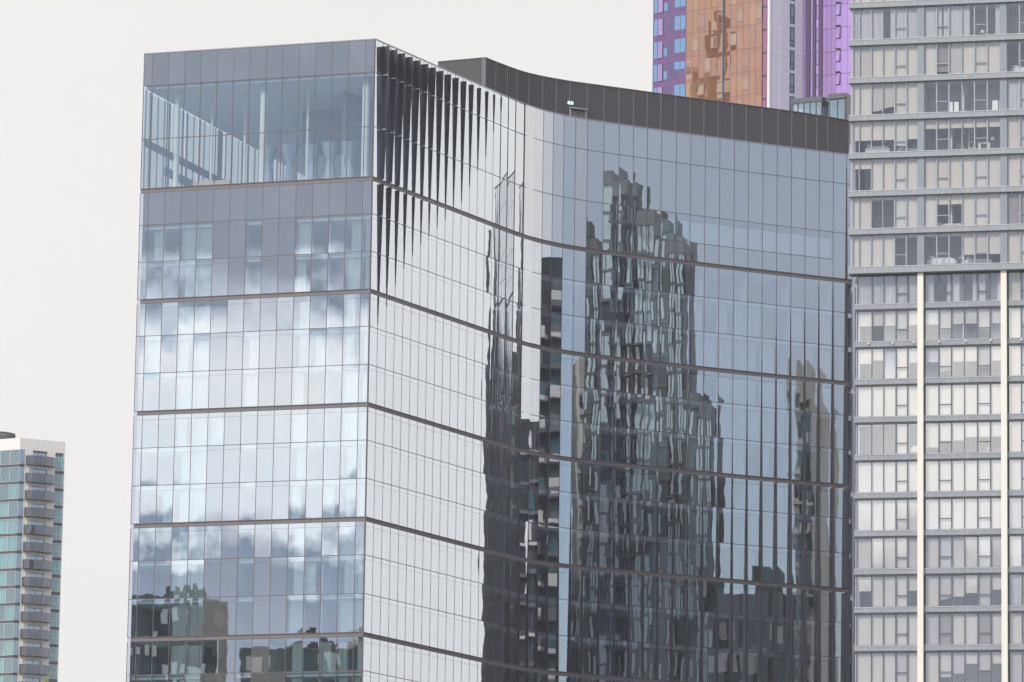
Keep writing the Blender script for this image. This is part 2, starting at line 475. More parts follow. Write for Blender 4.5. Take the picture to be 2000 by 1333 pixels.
mb = MB()
mb.wbox(off(LP, tF, 10.2, -12), off(CP, tF, -2.5, -12), -.3, 0, Z2 + .6, Z1 - .26)
mb.wbox(off(LP, tF, 17.6, -8.6), off(CP, tF, -1.5, -8.6), -.3, 0, ZA, Z2 + .59)
zs = [(b0 - 3.22, b0 - .44) for b0 in [ZA - 9.75 * k for k in range(5)]] + [(b0 - 6.48, b0 - 3.64) for b0 in [ZA - 9.75 * k for k in range(5)]] + [(b0 - 9.77, b0 - 6.90) for b0 in [ZA - 9.75 * k for k in range(5)]]
for z0, z1 in zs:
    mb.wbox(off(LP, tF, .3, -6), off(CP, tF, -3.0, -6), -.3, 0, z0, z1)
    for k in (5.3, 9.9, 12.9, 17.4): mb.wbox(off(LP, tF, k, -.4), off(LP, tF, k, -5.9), -.1, .1, z0, z1)
mb.build('core_wall', M_CORE, tower)
mb = MB()
for i in range(3, NJ):
    t, L = unit(JP[i], JP[i + 1])
    for z0, z1 in zs + [(ZA, Z1 - .26)]:
        mb.wbox(JP[i], JP[i + 1], -5.6, -5.3, z0, z1)
        if i % 3 == 0 and z1 < ZA + 3: mb.wbox(off(JP[i], t, 0, -.5), off(JP[i], t, 0, -5.2), -.1, .1, z0, z1)
mb.build('room_walls', M_CORE, tower)
mb = MB(); mb.wbox(LB, LP, -.3, 0, ZBOT, ZA - .45); mb.wbox(RB, LB, -.3, 0, ZBOT, ZA - .45); mb.wbox(RB, LB, -.3, 0, Z1 - .2, ZT - .5)
for k_ in range(9): mb.wbox(lerp(RB, LB, k_ / 9), lerp(RB, LB, k_ / 9 + .02), -.3, 0, ZA - .44, Z1 - .21)
mb.wbox(JP[-1], RB, -.3, -.02, ZBOT, ZT - .5)
mb.build('rear_wall', M_CORE, tower)

# upper storeys of the left side: slim piers with sky between them
tS, LS = unit(LP, LB)
mb = MB()
s_ = .5
for k, w in enumerate([.25, .8, .25, .3, .6, .25, .3, .5, .25, .3, .3, .9, 1.6, .3, .3, .25, .6, .25, .3, .3, 1.2, .3, .4, .3, .3, .5]):
    mb.wbox(off(LP, tS, s_, .0), off(LP, tS, s_ + w * .6, .0), -.04, .05, ZA, Z1 - .26)
    s_ += w * .6 + (1.25 if k % 3 else .8)
    if s_ > LS - 2: break
mb.build('pier', M_DARKCOL, tower)
mb = MB(); mb.wbox(off(LP, tS, .4, 0), off(LP, tS, LS - 1, 0), -.05, .02, Z2 - .45, Z2 + .25)
mb.wbox(off(LP, tS, 4.0, 0), off(LP, tS, 26, 0), .4, .6, ZA + 2.0, ZA + 2.75)
mb.build('transom', M_DARKCOL, tower)
mb = MB(); mb.wbox(LB, LP, .9, 1.0, ZA, Z1)
sidegl = MB()
for k in range(13):
    a, b = off(LP, tS, .3 + 3 * k, 0), off(LP, tS, 3.2 + 3 * k, 0)
    sidegl.quad([(*b, ZA), (*a, ZA), (*a, Z1), (*b, Z1)], 0, None, rr())
sidegl.build('side_glazing', M_LOUNGE, tower)

for s_, dep, r in ((10.75, -1.3, .30), (20.2, -1.2, .33), (2.6, -1.6, .24), (5.3, -3.0, .12), (8.0, -4.0, .12), (14.2, -3.0, .12)):
    q = off(LP, tF, s_, dep)
    for z0, z1 in ((ZA, Z1 - .25),):
        mb = MB(); mb.lathe(*q, [(r, z0), (r, z1)], 18); mb.build('interior_column', M_PALECOL, tower)
hg = [(.78, 0), (.72, .5), (.5, 1.7), (.33, 2.6), (.35, 2.8), (.66, 3.6), (.82, 4.3)]
for s_, dep in ((9.6, -5.5), (11.9, -5.0), (13.7, -5.6), (15.5, -5.2), (17.2, -5.4)):
    q = off(LP, tF, s_, dep)
    mb = MB(); mb.lathe(*q, [(r, ZA + z) for r, z in hg], 20); mb.build('hourglass_column', M_DARKCOL, tower)
mb = MB(); mb.wbox(off(LP, tF, 4.2, -1.6), off(LP, tF, 7.6, -1.6), -.7, 0, ZA, ZA + .75); mb.build('reception_counter', principled('oak', (.5, .4, .33), .5), tower)


def curtain(mb, a, b, z0, z1, inset, folds=9, amp=.05):
    t, L = unit(a, b)
    n = folds * 2
    pts = []
    for k in range(n + 1):
        s = L * k / n
        pts.append(off(a, t, s, -inset + (amp if k % 2 else -amp) * (.6 + .8 * random.random())))
    for p, q in zip(pts, pts[1:]):
        mb.quad([(*p, z0), (*q, z0), (*q, z1), (*p, z1)], 0, smooth=True)


cur = []
for ri, (z0, z1, kd) in enumerate(ROWS[4:], 4):
    ztop = z1 - .40
    for i in range(NF):
        if i in OPAQUE[kd]: continue
        a, b = FJ[i], FJ[i + 1]
        if i in (3, 4, 10, 13, 14) or random.random() < .12:
            f0, f1 = random.choice([(0.02, .98), (.02, .62), (.3, .98)])
            if i == 4: f0, f1 = .02, .98
            cur.append(lambda mb, a=lerp(a, b, f0), b=lerp(a, b, f1), z0=z0 + .08, z1=ztop: curtain(mb, a, b, z0, z1, .35))
    for i in range(28, 42):
        if random.random() < .74:
            a, b = JP[i], JP[i + 1]
            f0, f1 = random.choice([(.02, .98), (.02, .98), (.02, .7), (.25, .98)])
            cur.append(lambda mb, a=lerp(a, b, f0), b=lerp(a, b, f1), z0=z0 + .08, z1=ztop: curtain(mb, a, b, z0, z1, .35))
slot_parts('curtain', cur, M_CURT, tower)
blinds = MB()
for i in range(30, 42):
    mb = MB(); t, L = unit(JP[i], JP[i + 1])
    mb.wbox(off(JP[i], t, .05, 0), off(JP[i], t, L - .05, 0), -.33, -.30, ZA + 1.76, Z2 - .55 - .05 * (i % 3))
    mb.build('roller_blind', M_CURT, tower)

# dark-coloured end bay, set back, with grey ledges
mb = MB()
e0, e1 = JP[43], (33.6, 446.1)
te, Le = unit(e0, e1)
mb.wbox(off(e0, te, .06, 0), e1, -1.6, -1.4, ZBOT, ZA - BH)
mb.build('recessed_bay', principled('end_bay_dark', (.03, .033, .042), .5, 0, .2, .5), tower)
mb = MB()
for k in range(15):
    mb.wbox(off(e0, te, .1, 0), e1, -1.38, -.3 - .25 * ((k * 7) % 3), 82.3 - 2.62 * k, 82.3 - 2.62 * k + .12)
mb.build('end_ledge', principled('ledge_grey', (.33, .33, .35), .6, 0, .2, 1.0), tower)
mb = MB()
for z0, z1 in BANDS: mb.wbox(off(e0, te, .02, 0), e1, -.28, -.05, z0 + .03, z1 - .03)
mb.build('facade_band', M_BAND, tower)

# roof plant screen, standing back behind the roof edge
SP = [(-7.15, 428.11), (-2.8, 426.12), (-1.84, 427.77), (-0.8, 429.4), (0.12, 430.8), (1.2, 432.1), (2.46, 433.25), (3.75, 434.2), (4.99, 435.05), (6.61, 435.9), (8.2, 436.75), (9.6, 437.5), (10.99, 438.2), (12.28, 438.92), (13.57, 439.62), (14.96, 440.4), (16.36, 441.1), (17.7, 441.77), (19.05, 442.43), (20.4, 443.1), (21.76, 443.8), (23.3, 444.62), (24.86, 445.45), (26.2, 446.15), (27.57, 446.9), (28.66, 447.6), (29.76, 448.3), (31.87, 449.7)]
ms = bpy.data.materials.new('ribbed_screen'); ms.use_nodes = True
G = NG(ms.node_tree); b = ms.node_tree.nodes['Principled BSDF']
oc = G.n('ShaderNodeTexCoord').outputs['Object']
n1, _ = G.noise(oc, 5.0, 4.0, .7)
n2, _ = G.noise(G.v('MULTIPLY', oc, (.3, .3, 6)), 2.2, 3.0, .6)
f = G.m('ADD', .72, G.m('MULTIPLY', G.m('ADD', n1, n2), .28))
G.put(b.inputs['Base Color'], G.v('SCALE', (.072, .066, .072), f)); b.inputs['Roughness'].default_value = .65
bn = G.n('ShaderNodeBump'); bn.inputs['Strength'].default_value = .6; bn.inputs['Distance'].default_value = .04
G.put(bn.inputs['Height'], n1); G.put(b.inputs['Normal'], bn.outputs[0])
MATS['ribbed_screen'] = ms
screen = thing('plant_screen', 'dark ribbed plant screen curving along the roof of the glass tower', 'roof screen', (12, 440, ZT))
ZS = 101.5
scr_mid = MB()
for i in range(len(SP) - 1):
    mb = MB()
    t, L = unit(SP[i], SP[i + 1])
    n = max(4, int(L / .18))
    for k in range(n):       # shallow ribs in each panel
        a, c = off(SP[i], t, .03 + (L - .06) * k / n, 0), off(SP[i], t, .03 + (L - .06) * (k + .55) / n, 0)
        d = off(SP[i], t, .03 + (L - .06) * (k + 1) / n, 0)
        mb.wbox(a, c, -.1, .0, ZT - .05, ZS)
        mb.wbox(c, d, -.1, -.03, ZT - .05, ZS - .002)
    mb.build('screen_panel', ms, screen)
    pj = MB(); q = SP[i + 1]; pj.wbox(off(q, t, -.035, 0), off(q, t, .03, 0), -.05, .02, ZT - .02, ZS - .01)
    pj.build('screen_post', principled('screen_joint', (.17, .17, .18), .5), screen)
mb = MB(); tq, _ = unit(SP[0], SP[1]); mb.wbox(off(SP[1], tq, -.34, 0), off(SP[1], tq, -.02, 0), -.02, .03, ZT, ZS - .02)
mb.build('corner_trim', principled('corner_trim', (.11, .11, .125), .5), screen)
mb = MB()
for i in range(len(SP) - 1): mb.wbox(SP[i], SP[i + 1], -.14, .05, ZS + .002, ZS + .07 - .0006 * (i % 2))
mb.build('screen_cap', principled('cap_brown', (.13, .10, .09), .6), screen)
# door head and lit exit sign on the screen
td, Ld = unit(SP[8], SP[9])
mb = MB()
d0 = SP[8]
mb.wbox(off(d0, td, .0, 0), off(d0, td, .13, 0), .03, .12, ZT, 98.95); mb.wbox(off(d0, td, 1.62, 0), off(d0, td, 1.75, 0), .03, .12, ZT, 98.95)
mb.wbox(off(d0, td, -.05, 0), off(d0, td, 1.8, 0), .03, .3, 98.95, 99.05)
df = mb.build('door', principled('door_frame', (.30, .29, .30), .5), screen)
mb = MB(); mb.wbox(off(d0, td, .15, 0), off(d0, td, .85, 0), .03, .07, ZT, 98.8); mb.wbox(off(d0, td, .9, 0), off(d0, td, 1.6, 0), .03, .07, ZT, 98.8)
mb.build('door_leaf', principled('door_leaf', (.10, .095, .10), .5), df)
me_ = bpy.data.materials.new('exit_light'); me_.use_nodes = True
b = me_.node_tree.nodes['Principled BSDF']; b.inputs['Base Color'].default_value = (.8, .85, .85, 1)
b.inputs['Emission Color'].default_value = (.75, .95, .95, 1); b.inputs['Emission Strength'].default_value = .55
mb = MB(); mb.wbox(off(d0, td, -.22, 0), off(d0, td, .3, 0), .03, .16, 99.33, 99.60)
ex = mb.build('exit_sign', me_, screen)
mb = MB(); mb.wbox(off(d0, td, -.02, 0), off(d0, td, .1, 0), .162, .17, 99.36, 99.57)
mb.build('sign_symbol', principled('sign_green', (.05, .25, .22), .5), ex)

# ------------------------------------------------------------------ apartment tower on the right
apt = thing('apartment_tower', 'pale apartment tower with grey floor bands, cream pilasters and roller blinds behind the windows', 'apartment block', (40, 380, GZ))
M_ABAND = principled('blue_grey_band', (.275, .295, .31), .55, 0, .09, .5, (1, 1, 1), streak=.25)
M_ABAND2 = principled('blue_grey_band_lower', (.26, .275, .30), .55, 0, .12, .5, (1, 1, 1), streak=.35)
M_ALED = principled('sill_light', (.50, .51, .53), .5, 0, .06, .8)
M_APIL = principled('grey_pilaster', (.225, .25, .28), .55, 0, .06, .4)
M_CREAM = principled('cream_pilaster', (.70, .665, .59), .6, 0, .04, .7, streak=.1)
M_AFR = principled('window_frame_grey', (.30, .325, .36), .4, .2)
M_AFR2 = principled('window_frame_dark', (.115, .125, .145), .4, .2)
M_AGL = glass('clear_glass', .19, 3.0, (.91, .91, .91), (.98, .96, .97), .0012, .6, .0012, .003)
M_AGL2 = glass('cloud_wash_glass', .25, 2.6, (.91, .91, .91), (1.0, .965, .93), .0018, .5, .0018, .004)  # lower panes: bright cloud wash put into a stronger, warm-tinted mirror share
M_B = [cloth('blind_cream', (.86, .815, .745), .22), cloth('blind_warm', (.82, .76, .69), .22), cloth('blind_tan', (.70, .655, .62), .2), cloth('blind_white', (.84, .83, .80), .25), cloth('blind_brown', (.40, .355, .34), .15)]
M_ACUR = cloth('net_curtain', (.80, .80, .83), .3)
M_AWALL = principled('apartment_wall', (.76, .73, .72), .8, 0, .08, .5)
M_ACEIL = principled('apartment_ceiling', (.62, .61, .61), .8, 0, .04, .4)
UA = (26.33, 371.63)
yaw = R(-13.2)
tA = (math.cos(yaw), math.sin(yaw))
def ap(s, out=0.0): return off(UA, tA, s, out)
WID = 40.0
zb = {k: 90.39 - 3.05 * k for k in range(-5, 7)}
for k in range(7, 20): zb[k] = 69.2 - 2.99 * (k - 7)
PILS = [(5.45, 5.97), (11.98, 12.50), (18.5, 19.02), (25.0, 25.52), (31.5, 32.0)]
BAYS = [(.30, 5.45), (5.97, 11.98), (12.50, 18.5), (19.02, 25.0), (25.52, 31.5)]
CUTS_U = [[.30, .81, 1.77, 2.68, 3.62, 4.55, 5.45], [5.97, 6.95, 7.92, 8.95, 9.94, 10.95, 11.98], [12.50, 13.5, 14.45, 15.5, 16.5, 17.5, 18.5]]
CUTS_L = [[.62, 1.77, 2.70, 3.68, 4.59, 5.45], [5.97, 7.05, 8.04, 9.04, 10.07, 11.08, 11.98], [12.50, 13.5, 14.45, 15.5, 16.5, 17.5, 18.5]]
SASH = [{4}, {1, 4}, {1, 4}]
SASHL = [{3}, {1, 4}, {1, 4}]
# F cream, W warm, T tan, B brown, H white, C curtain, L/R curtain pulled left/right, N none, digits = tenths of the drop (cream), t/w + digit in the second char
ST = {
    -2: ['F F W F F F', 'F F F F W F', 'F F F F F F'],
    -1: ['C C C R C C', 'C G C L N R', 'N N N N C C'],
    0: ['T T F F F F', 'F B9 T F W F', 'N N N F F F'],
    1: ['F F T9 T8 W F', 'N N N N N N', 'C C C N N F'],
    2: ['H6 F6 F6 F6 H8 F6', 'W3 W3 W3 W3 W3 W3', 'W T T F F F'],
    3: ['F3 F3 F F F F', 'W W F F H F', 'F W F F F F'],
    4: ['F W F1 F1 H F', 'F F3 F3 F F F', 'B B B F F F'],
    5: ['F F F F F1 F1', 'F1 F1 F1 W7 T7 W7', 'W F F F F F'],
    6: ['C C C C C', 'L R L R L R', 'W C C F F F'],
    7: ['F5 F5 F5 F6 H5', 'H5 F7 H5 H5 F7 H5', 'F F5 F F F F'],
    8: ['F5 F4 H F H5', 'H5 T8 F5 F5 F7 F5', 'F F F F F F'],
    9: ['H F F H F', 'F H F F H F', 'W F F F F F'],
    10: ['F1 F1 N F N', 'F8 F6 F6 F5 F5 F5', 'W F F F F F'],
    11: ['H H H F F', 'F F F F H F', 'F F F F F F'],
    12: ['H H F F F', 'H F F F H F', 'C F F F F F'],
    13: ['W W W F T', 'F H F F H T', 'F W F F F F'],
    14: ['F5 W W F W5', 'W T8 W7 F6 T F5', 'C F F F F F'],  # some blinds here stand in for pale light on bare panes
    15: ['F F F F F', 'T B F F B F', 'F F F F F F'],
    16: ['W W W T W', 'W W8 T7 F4 T6 F4', 'T F F F F F'],  # several blinds added for the hazy brightness of open panes
    17: ['F F F F F', 'F F F W F F', 'F F F F F F'],
}


def blind_or_curtain(code, a0, a1, z0, z1, dep, win, low):
    c, fr = code[0], (int(code[1]) / 10 if len(code) > 1 else 1.0)
    if c == 'N': return
    A, B = ap(a0, -dep), ap(a1, -dep)
    if c in 'CLRG':
        segs = {'C': [(0.0, 1.0)], 'L': [(0, .62)], 'R': [(.62, 1)], 'G': [(0, .42), (.54, 1)]}[c]
        for f0, f1 in segs:
            mb = MB(); curtain(mb, lerp(A, B, f0), lerp(A, B, f1), z0 + .03, z1 - .04, 0, max(3, int(8 * (f1 - f0))), .03)
            mb.build('curtain', M_ACUR, win)
        return
    m = {'F': 0, 'W': 1, 'T': 2, 'H': 3, 'B': 4}[c]
    zl = z1 - (z1 - z0) * fr if fr < 1 else z0 + .02
    skew = .0
    mb = MB()
    A, B = ap(a0 + .035, -dep), ap(a1 - .035, -dep)
    if fr in (.9, .8) and c == 'T': skew = .14
    q0, q1 = ap(a0 + .035, -dep - .02), ap(a1 - .035, -dep - .02)
    b_ = [(*A, zl), (*B, zl + skew), (*q1, zl + skew), (*q0, zl)]
    mb.hexa(b_, [(*A, z1), (*B, z1), (*q1, z1), (*q0, z1)])
    mb.build('blind', M_B[m], win)


for k in range(-4, 18):
    low = k >= 6
    zt_, zb_ = zb[k] - (.43 if not low else .40), zb[k + 1] + .0      # band of floor k above, band of floor k+1 below
    if k == 6: zt_ = zb[6] - .50
    rec = .14 if not low else .62
    if k == 6: zt_ -= .06
    cuts = CUTS_L if low else CUTS_U
    shs = SASHL if low else SASH
    st = ST.get(k, ['F F W F F F', 'F F F W F F', 'F F F F F F'])
    fr_m = M_AFR2 if low else M_AFR
    for bi in range(3):
        if bi == 2 and False: continue
        codes = st[bi].split()
        cu = cuts[bi]
        win = MB()
        z0, z1 = zb_ + .03, zt_ - .06
        # frame: head, sill, mullions, sash rails
        win.wbox(ap(cu[0], -rec), ap(cu[-1], -rec), -.08, .0, z1, z1 + .06); win.wbox(ap(cu[0], -rec), ap(cu[-1], -rec), -.08, .0, z0 - .03, z0 + .03)
        fr_i = len(cu) - 1
        for i, s in enumerate(cu):
            w = .032
            if i in shs[bi] or (i - 1) in shs[bi]: w = .05
            win.wbox(ap(max(s - w, cu[0]), -rec), ap(min(s + w, cu[-1]), -rec), -.079, .012, z0 + .031, z1 - .001)
        for i in shs[bi]:
            zr = z0 + (z1 - z0) * .35
            win.wbox(ap(cu[i] + .05, -rec), ap(cu[i + 1] - .05, -rec), -.078, .014, zr - .045, zr + .02)
            win.wbox(ap(cu[i] + .05, -rec), ap(cu[i + 1] - .05, -rec), -.078, .01, z1 - .07, z1 - .003)
        w_o = win.build('window', fr_m, apt)
        pane = MB()
        for i in range(fr_i):
            A, B = ap(cu[i], -rec - .05), ap(cu[i + 1], -rec - .05)
            pane.quad([(*A, z0), (*B, z0), (*B, z1), (*A, z1)], 0, None, rr())
        pane.build('pane', M_AGL2 if low else M_AGL, w_o)
        for i in range(fr_i):
            if i < len(codes): blind_or_curtain(codes[i], cu[i], cu[i + 1], z0, z1, rec + .16, w_o, low)
    # corner return glass and pale jamb at the left end
    mb = MB()
    s0 = 0.12 if not low else .50
    mb.wbox(ap(s0, -rec), ap(cuts[0][0] - .03, -rec), -.07, -.01, zb_ + .01, zt_)
    mb.build('corner_jamb', principled('jamb_mauve', (.37, .35, .40), .35), apt)

# floor bands
for k in range(-4, 19):
    low = k >= 7
    mb = MB()
    h = .43 if not low else .40
    if k == 6: h = .50
    s0 = 0.0 if not low else .44
    o1 = .10 if not low else -.42
    bm_ = 1 if low else 0
    mb.wbox(ap(s0, 0), ap(WID, 0), o1 - .62, o1, zb[k] - h, zb[k] - .05, 0)
    mb.wbox(ap(s0 - .02, 0), ap(WID, 0), o1 - .6, o1 + .03, zb[k] - .05, zb[k], 1)
    mb.wbox(ap(s0 - .02, 0), ap(WID, 0), o1 - .6, o1 + .025, zb[k] - h - .035, zb[k] - h, 0)
    if low: mb.wbox(ap(s0 + .05, 0), ap(WID, 0), o1 - .62, o1 - .14, zb[k] - h - .17, zb[k] - h - .036, 0)
    for s in (1.3, 5.2, 9.3, 12.2, 15.9):      # panel joints
        mb.wbox(ap(s, 0), ap(s + .03, 0), o1 - .1, o1 + .004, zb[k] - h + .01, zb[k] - .06, 1)
    bo = mb.build('floor_band', [M_ABAND2 if low else M_ABAND, M_ALED], apt)
    if k == 8:
        for s in (1.55, 3.45, 5.1, 7.1, 9.2, 11.15, 13.55):
            l = MB(); c = ap(s, o1 + .1)
            l.lathe(c[0], c[1], [(.0, zb[k] - .27), (.05, zb[k] - .27), (.075, zb[k] - .2), (.06, zb[k] - .12), (0, zb[k] - .1)], 10)
            l.wbox(ap(s - .02, 0), ap(s + .02, 0), o1 + .005, o1 + .08, zb[k] - .2, zb[k] - .16)
            l.build('wall_lamp', principled('lamp_cream', (.8, .74, .62), .5), bo)

# pilasters: grey above the overhang, cream below
for a0, a1 in PILS:
    mb = MB()
    for k in range(-4, 6): mb.wbox(ap(a0), ap(a1), -.5, -.06, zb[k + 1] + .001, zb[k] - .47)
    mb.build('pilaster', M_APIL, apt)
    mb = MB(); mb.wbox(ap(a0 - .02), ap(a1 - .08), -.55, -.12, GZ, zb[6] - .55)
    mb.build('cream_pilaster', M_CREAM, apt)
# soffit below the overhang and slabs, partitions, back wall
for k in range(-4, 19):
    mb = MB(); low = k >= 7
    mb.wbox(ap(.35 if not low else .66), ap(WID - .2), -3.95 if k == 1 else -12, -.66 if not low else -1.10, zb[k] - .30, zb[k] - .06)
    mb.build('floor_slab', M_ACEIL, apt)
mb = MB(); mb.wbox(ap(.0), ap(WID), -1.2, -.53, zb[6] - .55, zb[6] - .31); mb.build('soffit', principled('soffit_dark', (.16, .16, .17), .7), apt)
mb = MB()
for k in range(-4, 18):
    low = k >= 6
    z0, z1 = zb[k + 1] - .05, zb[k] - .31
    holes = [(7.35, 8.2), (10.85, 11.9)] if k == 1 else []
    cur_s = .7
    for h0, h1 in holes + [(WID - .3, None)]:
        mb.wbox(ap(cur_s), ap(h0), -3.9, -3.7, z0, z1)
        if h1:
            mb.wbox(ap(h0), ap(h1), -3.9, -3.7, z0 + 1.75, z1); mb.wbox(ap(h0), ap(h1), -3.9, -3.7, z0, z0 + .75); mb.wbox(ap((h0 + h1) / 2 - .05), ap((h0 + h1) / 2 + .05), -3.88, -3.72, z0 + .751, z0 + 1.749)
            cur_s = h1
    for s in (5.7, 12.2, 18.7, 8.95 if k % 2 else 8.0, 3.2 if k % 3 == 0 else 30):
        mb.wbox(ap(s, -.9), ap(s, -3.68), -.06, .06, z0, z1)
mb.build('room_walls', M_AWALL, apt)
mb = MB()
for k in range(-4, 18):
    if k in (0, 1): continue
    mb.wbox(ap(.7), ap(WID - .3), -12.0, -11.8, zb[k + 1] - .05, zb[k] - .06)
mb.wbox(ap(.66, -1.2), ap(.66, -12), -.1, .1, GZ, zb[6]); mb.wbox(ap(.3, -.9), ap(.3, -12), -.1, .1, zb[6] + .01, zb[-4])
mb.wbox(ap(WID - .2, -.7), ap(WID - .2, -12), -.1, .1, GZ, zb[-4])
mb.wbox(ap(18.5), ap(WID - .2), -.6, -.4, GZ, zb[-4])
mb.build('outer_wall', M_APIL, apt)
mb = MB(); mb.wbox(ap(.5), ap(18.4), -.9, -.66, GZ, zb[18] - .62); mb.build('base_wall', M_APIL, apt)
mb = MB(); mb.wbox(ap(-.1), ap(WID), -12.2, .15, zb[-4] + .01, zb[-4] + 1.2); mb.build('roof', M_ROOF, apt)

# --- things seen through the apartment windows
M_WHITE = principled('white_linen', (.82, .81, .82), .8, 0, .05, 3.0, bump=.5, bscale=5)
M_PINK = principled('red_cloth', (.42, .09, .14), .8)
M_GREY = principled('grey_cloth', (.25, .25, .27), .8)
M_WOOD = principled('warm_wood', (.42, .27, .17), .5)
M_PAINT = principled('white_paint', (.82, .82, .82), .4)


def softbox(name, s0, s1, d0, d1, z0, z1, mat, parent=None, puff=.5):
    """a rounded bed-like block: bevelled, domed top"""
    bm = bmesh.new()
    nx, ny = 10, 6
    A = [ap(s0, -d0), ap(s1, -d0), ap(s1, -d1), ap(s0, -d1)]
    grid = []
    for j in range(ny + 1):
        row = []
        for i in range(nx + 1):
            u, v = i / nx, j / ny
            p = lerp(lerp(A[0], A[1], u), lerp(A[3], A[2], u), v)
            e = min(u, 1 - u) * nx / 2; e2 = min(v, 1 - v) * ny / 2
            h = (1 - puff) + puff * min(1, e) ** .5 * min(1, e2 + .35) ** .5
            row.append(bm.verts.new((p[0], p[1], z0 + (z1 - z0) * h + random.uniform(-.015, .015))))
        grid.append(row)
    for j in range(ny):
        for i in range(nx): f = bm.faces.new((grid[j][i], grid[j][i + 1], grid[j + 1][i + 1], grid[j + 1][i])); f.smooth = True
    rim = grid[0] + [r[-1] for r in grid[1:]] + grid[-1][-2::-1] + [r[0] for r in grid[-2:0:-1]]
    lo = [bm.verts.new((v.co.x, v.co.y, z0)) for v in rim]
    n = len(rim)
    for i in range(n): bm.faces.new((lo[i], lo[(i + 1) % n], rim[(i + 1) % n], rim[i]))
    bm.faces.new(lo[::-1])
    bmesh.ops.recalc_face_normals(bm, faces=bm.faces)
    me = bpy.data.meshes.new(name); bm.to_mesh(me); bm.free(); me.materials.append(mat)
    o = bpy.data.objects.new(name, me); COL.objects.link(o)
    if parent: o.parent = parent; o.matrix_parent_inverse = Matrix.Translation(-parent.location)
    return o


def bed(s0, s1, k, label, quilt=M_WHITE, h=.62, d0=.95, d1=2.7):
    z = zb[k + 1] - .05
    t = thing('bed', label, 'bed', (*ap((s0 + s1) / 2, -(d0 + d1) / 2), z))
    mb = MB(); mb.wbox(ap(s0 + .03), ap(s1 - .03), -d1, -d0 - .03, z + .1, z + .3)
    for s in (s0 + .06, s1 - .12):
        for d in (d0 + .08, d1 - .12): mb.wbox(ap(s), ap(s + .06), -d - .06, -d, z, z + .1)
    mb.build('bed_frame', M_WOOD, t); t['group'] = 'beds seen through the apartment windows'
    softbox('quilt', s0, s1, d0, d1, z + .3, z + h, quilt, t)
    softbox('pillow', s0 + .1, s0 + .55, d0 + .15, d0 + .75, z + h - .03, z + h + .14, M_WHITE, t, .8)
    return t


bed(1.15, 3.1, 2, 'bed under a rounded white quilt behind the half-lowered blinds at the left end', h=.85)
bed(3.7, 5.3, 2, 'bed with crumpled pale linen below the open sash window', principled('pale_linen', (.6, .6, .64), .8, 0, .1, 4), .6)
bed(6.05, 8.4, 5, 'bed with rumpled white sheets on the lowest overhanging floor', h=.86)
bed(9.05, 11.2, 5, 'bed with white sheets under a red and grey bolster', h=.72)
bed(12.7, 14.9, 0, 'white bed just inside the rightmost window, below a bare grey room', h=.72)
bed(6.6, 8.9, 4, 'narrow white bed under the middle window, behind short raised blinds', h=.5)
z = zb[6] - .05
mb = MB()
A, B = ap(9.1, -1.1), ap(10.1, -1.1)
for i in range(12):
    a0, a1 = 2 * math.pi * i / 12, 2 * math.pi * (i + 1) / 12
    c0, s0_, c1, s1_ = math.cos(a0) * .15, math.sin(a0) * .15, math.cos(a1) * .15, math.sin(a1) * .15
    P = [(A[0] + tA[1] * c0, A[1] - tA[0] * c0, z + .93 + s0_), (B[0] + tA[1] * c0, B[1] - tA[0] * c0, z + .93 + s0_), (B[0] + tA[1] * c1, B[1] - tA[0] * c1, z + .93 + s1_), (A[0] + tA[1] * c1, A[1] - tA[0] * c1, z + .93 + s1_)]
    mb.quad(P, smooth=True)
    mb.quad([(*A, z + .93), P[3], P[0]][::1], uv=[(0, 0)] * 3); mb.quad([(*B, z + .93), P[1], P[2]], uv=[(0, 0)] * 3)
tag(mb.build('bolster', M_GREY), 'grey rolled bolster lying across white sheets', 'cushion')
o = softbox('blanket', 10.0, 11.15, .97, 1.6, z + .74, z + .99, M_PINK, None, .8); tag(o, 'folded red blanket beside the grey bolster', 'blanket')


def chair(s, d, k, label, mat=M_PAINT):
    z = zb[k + 1] - .05
    t = thing('chair', label, 'chair', (*ap(s, -d), z), 'chairs seen through the apartment windows')
    mb = MB(); mb.wbox(ap(s - .22), ap(s + .22), -d - .4, -d, z + .43, z + .48); mb.build('seat', mat, t)
    mb = MB(); mb.wbox(ap(s - .22), ap(s + .22), -d - .02, -d + .03, z + .5, z + .92); mb.wbox(ap(s - .17), ap(s + .17), -d - .02, -d + .03, z + .92, z + .98); mb.build('backrest', mat, t)
    for a in (-.2, .16):
        for b_ in (.38, .03):
            mb = MB(); mb.wbox(ap(s + a), ap(s + a + .04), -d - b_ - .02, -d - b_ + .02, z, z + .43); mb.build('leg', mat, t)


chair(2.35, .75, 5, 'white chair turned with its back to the window below the overhang')
z = zb[5] - .05
chair(1.95, 1.3, 4, 'dark chair in the gap between blinds at the left', M_GREY)
# shelf, desk and lamps in the room with short blinds
z = zb[3] - .05
t = thing('shelf_unit', 'open white shelf unit with cube compartments beside the window frame', 'shelf', (*ap(9.55, -1.4), z))
for s in (9.3, 9.78):
    mb = MB(); mb.wbox(ap(s), ap(s + .05), -1.7, -1.35, z, z + 1.75); mb.build('side_panel', M_PAINT, t)
for h in (.05, .48, .92, 1.32, 1.7):
    mb = MB(); mb.wbox(ap(9.352), ap(9.778), -1.69, -1.36, z + h, z + h + .04); mb.build('shelf', M_PAINT, t)
t = thing('desk', 'white desk with slab legs under the right-hand sash', 'desk', (*ap(10.6, -1.3), z))
mb = MB(); mb.wbox(ap(10.1), ap(11.05), -1.7, -1.05, z + .72, z + .78); mb.build('desk_top', M_PAINT, t)
for s in (10.12, 10.85):
    mb = MB(); mb.wbox(ap(s), ap(s + .17), -1.66, -1.08, z, z + .718); mb.build('leg', M_PAINT, t)


